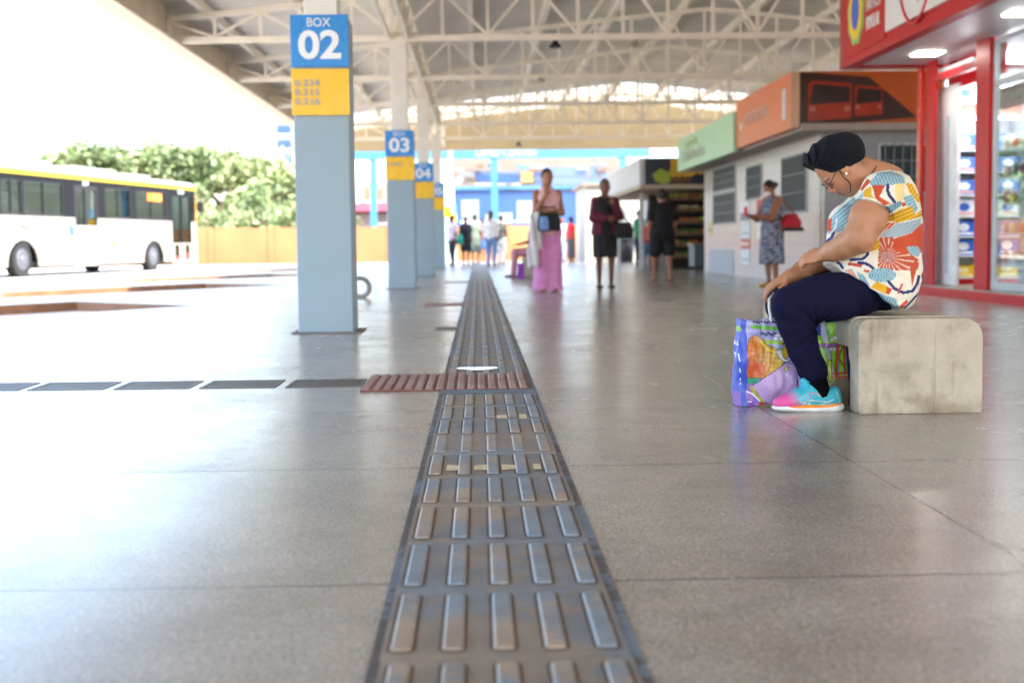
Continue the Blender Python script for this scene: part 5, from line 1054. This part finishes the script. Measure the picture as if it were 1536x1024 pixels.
# ------------------------------------------------------------------ printed shopping bag
bag = thing('shopping_bag', 'colourful printed plastic shopping bag standing behind the turquoise running shoe', 'bag', tuple(ground(1190, 611)))
YB = 5.335; NB, NH = 960, 260; hw, ht = .228, .062
_a = np.linspace(0, 2*math.pi, 40001); _x = np.sign(np.cos(_a))*np.abs(np.cos(_a))**.3; _y = np.sign(np.sin(_a))*np.abs(np.sin(_a))**.3
_s = np.r_[0, np.cumsum(np.hypot(np.diff(_x)*.228, np.diff(_y)*.062))]; BCX = np.interp(np.arange(NB)/NB*_s[-1], _s, _x); BCY = np.interp(np.arange(NB)/NB*_s[-1], _s, _y)
q0 = at(1193, 611, YB-.06); V = []; UV = []
for j in range(NH+1):
    tz = j/NH
    for i in range(NB):
        cx, cy = BCX[i], BCY[i]; ca, sa = cx, cy
        wx = hw*(1+.025*math.sin(3*tz+1)-.02*tz); wy = ht*(1.0-.45*tz**2)*(1+.12*math.sin(5*tz+2*ca))
        n = mnoise.noise(Vector((ca*2.2, sa*2+3, tz*2.6)))*.016+mnoise.noise(Vector((ca*9, sa*4, tz*9)))*.0045
        tall = .352+.016*math.sin(ca*3+.6)*tz-.008*ca
        V.append((q0[0]+cx*wx+.012*tz*0+n*.6*cx, YB+cy*(wy+n), tz*tall+.002))
V = np.array(V); Fs = []
for j in range(NH):
    for i in range(NB): a, b = j*NB+i, j*NB+(i+1) % NB; Fs.append((a, b, b+NB, a+NB))
def C7(*pts): return [(1090+a/6.025, 460+b/6.025) for a, b in pts]
def bagc(V):
    q = flat(V, YB-.06); p = Paint(q, '#b3b0de'); k = '#16131a'; L = .45; s = 1/6.025
    cx, cy = C7((1000, 780))[0]; th = np.arctan2(q[:, 1]-cy, q[:, 0]-cx); right = q[:, 0] > C7((780, 0))[0][0]
    p.mask(right & (np.sin(th*26) > .1), '#93d62e'); p.mask(right & (np.sin(th*26+2) > .82), '#5fb05a')
    for j in range(4): p.poly(C7((225, 165+62*j), (640, 200+62*j), (640, 232+62*j), (225, 200+62*j)), ('#6fc24a', '#8f93d2', '#9ccc3a', '#79c2b0')[j])
    p.poly(C7((165, 640), (640, 640), (640, 960), (100, 960), (90, 760)), '#8a5fb6'); p.poly(C7((165, 640), (300, 635), (285, 690), (170, 705)), '#43a57e', stripe=(.2, 2.2, .5, '#1d5c48'))
    hay = C7((172, 640), (180, 400), (208, 290), (268, 254), (330, 290), (372, 345), (450, 372), (530, 500), (440, 580), (330, 645)); m = inpoly(q, hay); t = np.clip((q[:, 0]-1124)/46, 0, 1)[:, None]; t2 = np.clip((q[:, 1]-505)/55, 0, 1)[:, None]
    hc = (1-t)*np.array(lin('#d87a2a'))+t*np.array(lin('#d9b63a')); hc = hc*(1-.6*t2*(1-t))+np.array(lin('#c2482c'))*.6*t2*(1-t); p.c[m] = hc[m]
    g = (np.abs(((q[:, 0]+.15*q[:, 1]) % 6.2)-3.1) < .22) | (np.abs(((q[:, 1]-.12*q[:, 0]) % 6.8)-3.4) < .22); p.mask(m & g, '#5a2e1a'); p.line(hay+[hay[0]], L, k)
    p.ell(C7((265, 560))[0], 14, 11, '#c8592e', '#6a2a18', .3)
    p.line(C7((318, 320), (370, 385), (450, 412)), 2.9, k).line(C7((318, 320), (370, 385), (450, 412)), 2.4, '#e2b822')
    p.poly(C7((445, 400), (500, 385), (530, 470), (580, 495), (520, 500), (470, 455)), '#eceef0', k, L); p.ell(C7((535, 415))[0], 5.2, 10, '#dcb32c', k, .4); p.ell(C7((515, 335))[0], 2, 2, '#c22a2a')
    dr = C7((233, 716), (400, 600), (540, 502), (600, 520), (632, 640), (632, 780), (410, 890), (330, 850)); p.poly(dr, '#c4a2d6'); m = inpoly(q, dr); u, v = q[:, 0]*.82+q[:, 1]*.57, -q[:, 0]*.57+q[:, 1]*.82
    p.mask(m & (np.hypot(((u % 3.0)-1.5), ((v % 3.0)-1.5)) < .72*np.clip(1.5-(q[:, 0]-1135)/45, .35, 1)), '#2a1c38'); p.line(dr+[dr[0]], L, k); p.poly(C7((520, 565), (545, 520), (552, 560), (530, 590)), '#c9cf3a', k, .3)
    p.line(C7((230, 730), (270, 800), (330, 860)), 2.6, '#a7a436').line(C7((170, 760), (240, 790), (300, 850)), 1.0, '#efefec').line(C7((120, 850), (230, 862)), .9, '#efefec'); p.ell(C7((322, 884))[0], 4, 3.5, '#c8281f', k, .3); p.poly(C7((260, 900), (430, 880), (460, 930), (280, 935)), '#9aa23a')
    p.line(C7((318, 195), (318, 260)), .5, k)
    for i in range(9): p.ell(C7((255+25*i, 138+4*(i % 3)))[0], 1.9, 1.6, k)
    for i in range(8): p.ell(C7((330+18*i, 238+9*(i % 3)))[0], 1.8, 1.3, k)
    for c in ((470, 262), (490, 290), (450, 290)): p.ell(C7(c)[0], 4.5, 2.8, '#e9e6ee', k, .3)
    p.poly(C7((770, 150), (866, 165), (866, 262), (780, 262)), '#22409c'); p.poly(C7((815, 338), (1012, 332), (1012, 362), (820, 372)), '#a06cc0', k, L); p.line(C7((830, 332), (1100, 318)), .7, '#b9c832')
    for c in ((990, 285), (960, 300), (950, 385), (985, 385), (1035, 380)): p.ell(C7(c)[0], 3.6, 2.6, '#e9e6ee', k, .3)
    p.poly(C7((912, 480), (952, 480), (948, 680), (918, 680)), '#bfd03a', k, L)
    for a, b, w in (((1040, 195), (980, 690), 2.3), ((1035, 200), (1085, 350), 1.5), ((1085, 350), (1078, 600), 1.5), ((1020, 480), (1090, 300), 1.2), ((1000, 420), (1080, 560), 1.2), ((965, 605), (1090, 600), 1.5), ((965, 640), (1090, 632), 1.5)): p.line(C7(a, b), w+.45, k); p.line(C7(a, b), w, '#c65a2c')
    p.poly(C7((990, 645), (1100, 640), (1110, 960), (640, 960), (640, 880), (940, 700)), '#8a7a6a', stripe=(1.2, 2.4, .7, '#4d5b3a'))
    p.mask(q[:, 0] > C7((1098, 0))[0][0], '#20255f'); lft = q[:, 0] < C7((188, 0))[0][0]+.9*np.sin(q[:, 1]*.2); p.mask(lft, '#3a50b8'); p.mask((q[:, 1] > 588) & (q[:, 0] < 1112), '#8256ac')
    p.ell(C7((130, 205))[0], 3.2, 4.2, '#7fa83a'); 
    for i, y in enumerate((310, 330, 430, 455, 480, 560, 580, 650, 690)): p.line(C7((104+4*i, y), (112+3*i, y+14+6*(i % 2))), .75, '#e6e9f2')
    return p.c
bm2 = MB(); bm2.v = V.tolist(); bm2.f = Fs; bm2.m = [0]*len(Fs); bm2.sm = [True]*len(Fs)
bcol = bagc(V); bo = bm2.build('bag_body', mat('printed_plastic', '#ffffff', .38, var=.05, attr=True, coat=.15), bag, cols=bcol); 
bot = MB(); bot.add([tuple(v) for v in V[:NB:4]], [tuple(range(len(V[:NB:4])))]); bot.build('bag_base', mat('bag_base_purple', '#5d458a', .5), bag)
cnt = MB(); cnt.add([(v[0]*.98+q0[0]*.02, YB+(v[1]-YB)*.95, v[2]-.02+.012*mnoise.noise(Vector((v[0]*20, v[1]*20, 0)))) for v in V[-NB::4]], [tuple(range(NB//4))]); cnt.build('bag_contents', mat('crumpled_white', '#cfd3d6', .7, var=.2, scale=30), bag)
hm = mat('handle_white', '#dedede', .5)
hd = [at(1157, 482, YB-.05), at(1154, 462, YB-.03), at(1153.5, 448, YB), at(1160, 440, YB+.02), at(1170, 452, YB+.03), at(1178, 484, YB-.02)]
MB().tube([hd[0]+(hd[1]-hd[0])*.0]+hd[1:], .006, 8).build('handle', hm, bag); MB().tube([at(1240, 486, YB+.03), at(1245, 482, YB+.02), at(1256, 480, YB), at(1266, 486, YB+.02)], .006, 8).build('handle', hm, bag)
# ------------------------------------------------------------------ people further off
def skm(h): 
    return mat('skin'+h, h, .5, var=.08, scale=20)
def clothm(h, var=.14, sc=9): return mat('cloth'+h, h, .8, var=var, scale=sc)
def flower(h1, h2, h3):
    n = 'floral'+h1
    if n in _M: return _M[n]
    m = mat(n, h1, .8); N = m.node_tree.nodes; L = m.node_tree.links; b = N['Principled BSDF']
    tc = N.new('ShaderNodeTexCoord'); v = N.new('ShaderNodeTexNoise'); v.inputs['Scale'].default_value = 16; v.inputs['Detail'].default_value = 3; L.new(tc.outputs['Object'], v.inputs[0])
    r = N.new('ShaderNodeValToRGB'); r.color_ramp.interpolation = 'CONSTANT'; e = r.color_ramp.elements; e[0].position = 0; e[0].color = (*lin(h1), 1); e[1].position = .46; e[1].color = (*lin(h2), 1); x = e.new(.56); x.color = (*lin(h3), 1); L.new(v.outputs['Fac'], r.inputs[0]); L.new(r.outputs[0], b.inputs['Base Color']); return m
def person(label, loc, rz, h, skin_h, top, bottom, hair=('short', '#17120f'), shoes='#3a2a22', la=None, ra=None, stride=0., plump=1., bag=None, fine=.011, mask=False, lean=0., extra=None, group=None, sleeve='none', topz=.78, neck=1.37, seated=False):
    """Local frame: faces -Y, x is its left-right, feet at the origin; heights are for a 1.62 m figure and scaled."""
    k = h/1.62; t = thing('person', label, 'person', (0, 0, 0), group); w = plump
    sh = {s: np.array([s*.148*w, 0, 1.305]) for s in (-1, 1)}; AR = {}
    for s, a in ((-1, ra), (1, la)):
        el, wr, hd_, hn = a if a else ((s*.19*w, .02, 1.05), (s*.20*w, -.03, .82), (0, -.15, -1), (s, -.2, 0)); AR[s] = (np.array(el, float), np.array(wr, float), hd_, hn)
    if seated: LG = {s: [((s*.09, 0, .50), .092*w), ((s*.10, -.40, .50), .062*w), ((s*.10, -.44, .08), .040)] for s in (-1, 1)}; dz = -.34
    else: LG = {s: [((s*.085*w, 0, .83), .092*w), ((s*.092*w, -.015-s*stride*.5, .46), .06*w), ((s*.085*w, .01-s*stride+(.0), .075), .037)] for s in (-1, 1)}; dz = 0
    up = np.array([0, 0, dz]); sh = {s: sh[s]+up for s in sh}; AR = {s: (AR[s][0]+up, AR[s][1]+up, AR[s][2], AR[s][3]) for s in AR}
    TR = [(z+dz, cx, cy, rx*w, ry*w) for z, cx, cy, rx, ry in ((.78, 0, 0, .14, .10), (.86, 0, .005, .168, .118), (.95, 0, 0, .155, .112), (1.05, 0, 0, .138, .105), (1.17, 0, -.008, .15, .118), (1.26, 0, -.002, .155, .108), (1.32, 0, .005, .125, .08), (1.375, 0, .01, .07, .055))]
    hc = np.array([0, -.012-lean*.10, 1.51-lean*.03])+up; ca, sa = math.cos(lean), math.sin(lean); Fd = np.array([0, -ca, -sa]); Dn = np.array([0, sa*-1*-1, -ca])*1.0; Dn = np.array([0, sa, -ca]); Ld = np.array([1., 0, 0]); R = [Fd, Dn, Ld]
    hh = lambda f, d, l=0.: hc+Fd*f+Dn*d+Ld*l
    b = SDF((-.42*w, -.62 if seated else -.42, 0), (.42*w, .34, 1.66), fine)
    b.ell(hh(-.005, -.015), (.092, .102, .073), R, .01); b.ell(hh(.032, .045), (.052, .068, .056), R, .03); b.ell(hh(.058, .085), (.022, .018, .024), R, .02); b.cap(hh(.085, .0), hh(.102, .026), .009, .012, .01); b.ell(hh(.085, .058), (.01, .01, .02), R, .008)
    for s in (-1, 1): b.ell(hh(0, .012, s*.074), (.016, .028, .009), R, .008); b.ell(hh(.092, .004, s*.03), (.012, .01, .014), R, .01, op='s')
    b.cap((0, .015, 1.33+dz), hh(-.012, .06), .056, .05, .03); b.loft(TR, .03)
    for s in (-1, 1):
        el, wr, hd_, hn = AR[s]; b.chain([(sh[s], .056*w), (el, .042*w), (wr, .027)], .025); hand(b, wr, hd_, hn, -s, .98, .45, k=.008)
        b.chain([(np.array(p), r*.86) for p, r in LG[s]], .02); a = np.array(LG[s][2][0]); b.cap(a+[0, .03, -.035], a+[0, -.13, -.048], .03, .024, .02)
    b.F = np.maximum(b.F, (.008-b.ax[2])[None, None, :]+0*b.F).astype(np.float32)
    O = []
    O.append(b.build('body', skm(skin_h), t))
    def sdf(): return SDF((-.5*w, -.66 if seated else -.5, 0), (.5*w, .36, 1.68), fine)
    if top:
        c = sdf(); c.loft([s for s in TR if s[0] >= topz+dz-.05]+[], .02, off=.024, clip=[((0, 0, neck+dz), (0, -.25, 1)), ((0, 0, topz+dz), (0, 0, -1))])
        if sleeve != 'none':
            for s in (-1, 1):
                el, wr = AR[s][0], AR[s][1]; e2 = el if sleeve == 'long' else sh[s]+(el-sh[s])*(.72 if sleeve == 'half' else .5); c.cap(sh[s], e2, .068*w, (.056 if sleeve == 'long' else .064)*w, .02)
                if sleeve == 'long': c.cap(el, el+(wr-el)*.93, .055*w, .042, .02)
        c.wrinkle(lambda x, y, z: .005*np.sin(34*z+16*x+4*np.sin(9*x+6*y))+0*y)
        O.append(c.build('top', top if not isinstance(top, str) else clothm(top), t))
    kind, col = bottom[0], bottom[1]; c = sdf(); cm_ = col if not isinstance(col, str) else clothm(col)
    if kind in ('skirt', 'dress'):
        z1 = bottom[2]; fl = bottom[3]; st_ = [(z1, 0, -.0, .168*w*fl, .13*w*fl), (.6, 0, 0, .178*w*(1+fl)/2, .13*w*(1+fl)/2), (.86, 0, .005, .184*w, .133*w), (1.0, 0, 0, .160*w, .120*w)]
        c.loft(st_, .02); 
        if kind == 'dress':
            c.loft(TR, .02, off=.018, clip=[((0, 0, neck), (0, -.35, 1)), ((0, 0, .85), (0, 0, -1))])
        c.wrinkle(lambda x, y, z: .012*np.sin(9*np.arctan2(y, x)+2*z)*np.clip((.85-z)*2.2, 0, 1))
    else:
        for s in (-1, 1):
            L3 = [np.array(p) for p, r in LG[s]]; rr = [r for p, r in LG[s]]
            if kind == 'wide': c.chain([(L3[0], .112*w), (L3[1]*[.95, 1, 1], .105*w), (L3[2]*[1, 1, 0]+[0, 0, .03], .125*w)], .04)
            elif kind == 'shorts': e = L3[0]+(L3[1]-L3[0])*bottom[2]; c.cap(L3[0], e, .112*w, .105*w, .02)
            else: c.chain([(L3[0], rr[0]+.014), (L3[1], rr[1]+.016), (L3[2]+[0, 0, .02], .055)], .02)
        if seated: c.ell((0, .02, .50), (.19*w, .15*w, .12), None, .04)
        else: c.loft([(z, 0, .005, rx*w, ry*w) for z, rx, ry in ((.74, .15, .112), (.86, .174, .124), (.97, .155, .112))], .03)
        c.wrinkle(lambda x, y, z: .006*np.sin(22*x+9*z+3*np.sin(8*z))+0*y); c.F = np.maximum(c.F, (.012-c.ax[2])[None, None, :]+0*c.F).astype(np.float32)
    O.append(c.build({'skirt': 'skirt', 'dress': 'dress', 'wide': 'trousers', 'shorts': 'shorts', 'trousers': 'trousers'}[kind], cm_, t))
    c = sdf(); c.ell(hh(-.016, -.026), (.098, .106, .082), R, .01, clip=[(hh(.052, -.055), _n(Fd*.8+Dn*.5)), (hh(-.02, .05), Dn)])
    if hair[0] == 'bun': c.ell(hh(-.12, -.01), (.045, .045, .05), R, .03)
    if hair[0] == 'tail': c.chain([(hh(-.09, .0), .04), (hh(-.13, .09), .035), (hh(-.12, .2), .02)], .03)
    if hair[0] == 'crop': pass
    c.wrinkle(lambda x, y, z: .003*np.sin(70*x+40*z)*np.sin(60*y)); O.append(c.build('hair', mat('hair'+hair[1], hair[1], .7, var=.2, scale=40), t))
    for s in (-1, 1):
        a = np.array(LG[s][2][0]); c = SDF(a-[.1, .25, .12], a+[.1, .12, .08], .008); c.cap(a+[0, .035, -.045], a+[0, -.14, -.053], .042, .036, .02); c.F = np.maximum(c.F, np.maximum((.002-c.ax[2])[None, None, :], (c.ax[2]-(a[2]-.028))[None, None, :])+0*c.F).astype(np.float32); O.append(c.build('shoe', clothm(shoes), t))
    e = MB()
    for s in (-1, 1): O.append(MB().lathe(hh(.074, .004, s*.03)-[0, 0, .008], [(.0001, 0)]+[(.0085*math.sin(u), .008-.008*math.cos(u)) for u in np.linspace(.4, 2.8, 5)]+[(.0001, .016)], 8).build('eye', mat('eye_dark', '#1d1512', .3), t))
    if mask: c = SDF(hh(.06, .05)-.13, hh(.06, .05)+.13, .007); c.ell(hh(.048, .052), (.056, .046, .060), R, .01, clip=[(hh(.03, 0), -Fd)]); O.append(c.build('face_mask', clothm('#e6e8ea', .04), t))
    if bag:
        bp_, (bw_, bd, bh), bcol, str_ = bag; bp_ = np.array(bp_, float)+up; c = SDF(bp_-[bw_, bd, bh], bp_+[bw_, bd, bh], .010)
        c.loft([(bp_[2]-bh/2, bp_[0], bp_[1], bw_/2, bd/2), (bp_[2], bp_[0], bp_[1], bw_/2*1.03, bd/2*1.1), (bp_[2]+bh/2, bp_[0], bp_[1], bw_/2*.8, bd/2*.5)], .02, pw=3.2); bo_ = c.build('handbag', clothm(bcol, .1), t); O.append(bo_)
        if str_:
            pts = [np.array(p, float)+up for p in str_]; O.append(MB().tube(pts, .010, 6).build('bag_strap', clothm(bcol, .1), t))
    if extra: O += extra(t, up)
    for o in t.children:
        me = o.data; V = np.zeros(len(me.vertices)*3); me.vertices.foreach_get('co', V); V *= k; me.vertices.foreach_set('co', V); me.update()
    t.location = (loc[0], loc[1], 0); t.rotation_euler = (0, 0, rz); return t
UPC = lambda s: ((s*.185, -.13, 1.06), (s*.06, -.21, 1.28), (-s*.2, .1, 1), (0, -1, .1))        # hand raised to the chin
ACR = lambda s: ((s*.185, -.06, 1.05), (-s*.02, -.20, 1.06), (-s, -.05, .1), (0, -1, .3))       # forearm across the waist
g = lambda px, py: ground(px, py)
def jacket(t, up):
    c = SDF((-.40, -.28, .28), (-.05, -.02, 1.12), .011); c.loft([(.34, -.22, -.15, .07, .045), (.6, -.21, -.15, .085, .05), (.9, -.19, -.15, .085, .05), (1.06, -.17, -.15, .06, .04)], .02); c.wrinkle(lambda x, y, z: .012*np.sin(60*x+8*z)+0*y)
    c2 = SDF((-.22, -.38, .78), (.02, -.1, 1.06), .010); c2.loft([(.82, -.10, -.29, .06, .03), (.92, -.10, -.29, .068, .035), (1.0, -.10, -.28, .055, .02)], .02, pw=3); return [c.build('jacket', clothm('#c9c4c8', .12, 6), t), c2.build('bag_front', clothm('#6f93c8'), t)]
p = g(822, 438); person('woman in a pink sleeveless top and wide mauve trousers with hand at chin', p, .15, 1.66, '#9d6a4c', '#e3b3b6', ('wide', '#c980b2'), ('tail', '#1b1411'), '#8a5a44', UPC(1) if False else ACR(1), UPC(-1), bag=((-.03, -.25, .93), (.30, .12, .24), '#16171c', [(-.12, -.24, 1.04), (-.13, -.2, 1.12), (.06, -.2, 1.12), (.08, -.24, 1.04)]), extra=jacket, plump=.98, topz=.76, neck=1.40)
def cardigan(t, up):
    c = SDF((-.4, -.34, .78), (.4, .3, 1.42), .011)
    c.loft([(.80, 0, .01, .215, .165), (.95, 0, .01, .195, .15), (1.17, 0, .0, .17, .142), (1.26, 0, .0, .165, .132), (1.33, 0, .008, .13, .1), (1.39, 0, .012, .085, .07)], .02, clip=[((0, 0, 1.37), (0, -.3, 1))])
    c.put(lambda x, y, z: np.maximum(np.abs(x)-.062-.05*(1.3-z)*.3, y+.02)+0*z, (-.1, -.4, .7), (.1, .1, 1.5), .02, op='s')
    for s, (el, wr) in ((-1, ((-.19, -.04, 1.05), (.0, -.2, 1.04))), (1, ((.215, -.1, 1.07), (.09, -.19, 1.25)))): c.cap((s*.145, 0, 1.30), el, .070, .060, .02); c.cap(el, np.array(el)+(np.array(wr)-el)*.9, .062, .048, .02)
    return [c.build('cardigan', clothm('#571329'), t)]
p = g(908, 432); person('older woman in a burgundy cardigan, black top and knee length black skirt', p, .1, 1.58, '#6a4230', '#101014', ('skirt', '#101015', .47, 1.0), ('crop', '#5b5450'), '#2a2220', ((.185, -.1, 1.07), (.09, -.19, 1.25), (-.3, .0, 1), (0, -1, .1)), ((-.19, -.04, 1.05), (.0, -.2, 1.04), (1, -.05, .1), (0, -1, .3)), bag=((.25, -.17, .86), (.28, .13, .24), '#0e0f12', [(.16, -.17, .97), (.17, -.2, 1.06), (.3, -.16, 1.02), (.34, -.17, .96)]), extra=cardigan, plump=1.02, stride=.02)
p = g(993, 422); person('woman seen from behind in black top and black shorts with a hair bun', p, math.pi+.25, 1.54, '#9a674c', '#12141c', ('shorts', '#101218', .75), ('bun', '#15100e'), '#7a4a36', None, None, plump=1.22, stride=.12, sleeve='half', topz=.72, neck=1.40)
p = g(1158, 430); person('woman in a blue grey floral dress and white mask holding a red phone', p, -1.25, 1.53, '#8d5b42', None, ('dress', flower('#565c70', '#868b9a', '#343949'), .36, 1.12), ('bun', '#1a1412'), '#b98a2a', ((.2, -.14, 1.04), (.07, -.36, 1.08), (-.1, -1, .2), (0, -.2, 1)), ((-.2, -.14, 1.04), (-.05, -.36, 1.08), (.1, -1, .2), (0, -.2, 1)), mask=True, lean=.42, plump=1.2, neck=1.39,
    bag=((.20, .20, .98), (.22, .30, .26), '#a5141f', [(.17, .08, 1.08), (.15, .02, 1.38), (.16, .12, 1.30), (.2, .28, 1.1)]),
    extra=lambda t, up: [MB().box(-.03, .05, -.47, -.455, 1.08, 1.22).build('phone', clothm('#d02030'), t), MB().box(.085, .318, .05, .36, .845, .90).build('bag_base', clothm('#17171b'), t)])
bx = g(800, 417); bench('concrete_bench', 'far concrete bench under the seated person in pink trousers', bx[0]-.17, bx[0]+.28, bx[1], bx[1]+1.5, .40, .05, .09)
t_ = person('person seated on the far bench in pink trousers and patterned top', (bx[0]+.06, bx[1]+.45), -math.pi/2, 1.6, '#7d4f39', flower('#6f5a52', '#b9a59a', '#3b2f2c'), ('trousers', '#c98a92'), ('bun', '#18120f'), '#8d6a70', seated=True, la=((.2, -.08, 1.06), (.1, -.32, 1.0), (0, -1, 0), (0, 0, 1)), ra=((-.2, -.08, 1.06), (-.1, -.32, 1.0), (0, -1, 0), (0, 0, 1)), sleeve='half', topz=.8)
t = thing('carrier_bag', 'small purple carrier bag on the floor by the far concrete bench', 'bag', (bx[0]-.22, bx[1]+.2, 0)); MB().prism([(bx[0]-.30, 0), (bx[0]-.12, 0), (bx[0]-.13, .26), (bx[0]-.28, .28)], bx[1]+.15, bx[1]+.25).build('bag_body', clothm('#9a3fae'), t, bevel=.015); MB().tube([(bx[0]-.27, bx[1]+.2, .27), (bx[0]-.25, bx[1]+.2, .36), (bx[0]-.17, bx[1]+.2, .36), (bx[0]-.15, bx[1]+.2, .26)], .006, 6).build('handle', clothm('#9a3fae'), t)
CR = 'people waiting at the far end'
def far(lab, px, py, Y, rz, h, sk_, top, bot, **kw):
    x = at(px, 390, Y)[0]; return person(lab, (x, Y), rz, h, sk_, top, bot, fine=.014, group=CR, **kw)
BP = lambda col: (lambda t, up: [(lambda c: (c.loft([(1.0, 0, .22, .15, .09), (1.15, 0, .23, .17, .10), (1.38, 0, .19, .13, .07)], .03, pw=3), c.build('backpack', clothm(col), t))[1])(SDF((-.25, .05, .9), (.25, .4, 1.5), .014))])
far('far person in a lilac white shirt and slim black trousers by the pillars', 679, 397, 43, -1.0, 1.60, '#6d4533', '#c4bfd6', ('trousers', '#15161b'), sleeve='half', stride=.05)
far('far person in dark clothes carrying a turquoise bag', 699, 397, 43.5, .4, 1.55, '#6d4533', '#1c2028', ('shorts', '#20232c', .8), bag=((-.26, -.05, .86), (.3, .14, .34), '#22a58c', [(-.34, -.05, 1.0), (-.22, -.03, 1.12), (-.18, -.05, 1.0)]), sleeve='half')
far('far person in a grey green outfit beside the one with the turquoise bag', 713, 396, 45, 2.8, 1.66, '#70483a', '#6f7d70', ('skirt', '#64736a', .4, 1.0), sleeve='half')
far('far person in a maroon top and blue denim shorts', 724, 394, 50, 2.4, 1.62, '#7a4d3a', '#5b2330', ('shorts', '#3c5f9c', .7), sleeve='half')
far('far person in a white shirt and light blue jeans, back turned', 737, 398, 42, 2.7, 1.70, '#7d5140', '#d9dce2', ('trousers', '#6f8fc4'), hair=('tail', '#5a3a28'), sleeve='long', plump=1.1)
far('far person wearing a grey backpack and white trousers', 752, 396, 45, 2.6, 1.62, '#6d4533', '#4b4a48', ('trousers', '#d6d8da'), extra=BP('#3b3a36'), sleeve='half', plump=1.05)
far('far person in a red top and long grey skirt by the white kiosk', 857, 392, 48, 2.0, 1.60, '#6a4231', '#b81c24', ('skirt', '#4a4a55', .12, 1.05), sleeve='half')
far('far person in pale jeans half hidden behind the woman in pink', 843, 393, 47, .6, 1.58, '#74493a', '#c9ced6', ('trousers', '#8ea3c2'), sleeve='half')
far('far person in a green and yellow shirt under the fruit shop awning', 959, 398, 40, 2.2, 1.62, '#5d3b2c', '#2f8a5c', ('trousers', '#2b3550'), sleeve='half', bag=((.12, -.2, 1.0), (.2, .12, .3), '#c9b526', None))
far('child in a red shirt and blue shorts under the fruit shop awning', 972, 402, 35, 2.9, 1.28, '#74493a', '#c22431', ('shorts', '#5a78a8', .9), sleeve='half')
# passengers on the bus
for (u, lb, c1) in ((1.0, 'bus passenger in a blue shirt by the wide window', '#3c5a98'), (-.6, 'bus passenger in a green shirt at the rear window', '#5d7a50')):
    q = BX_([[u+.18, -.55, .53]])[0]; tt = person(lb, (q[0], q[1]), math.atan2(bu[1], bu[0])+math.pi/2, 1.62, '#5d3b2c', c1, ('trousers', '#22242c'), seated=True, fine=.016, sleeve='half', group='passengers on the bus'); tt.location.z = q[2]-.12
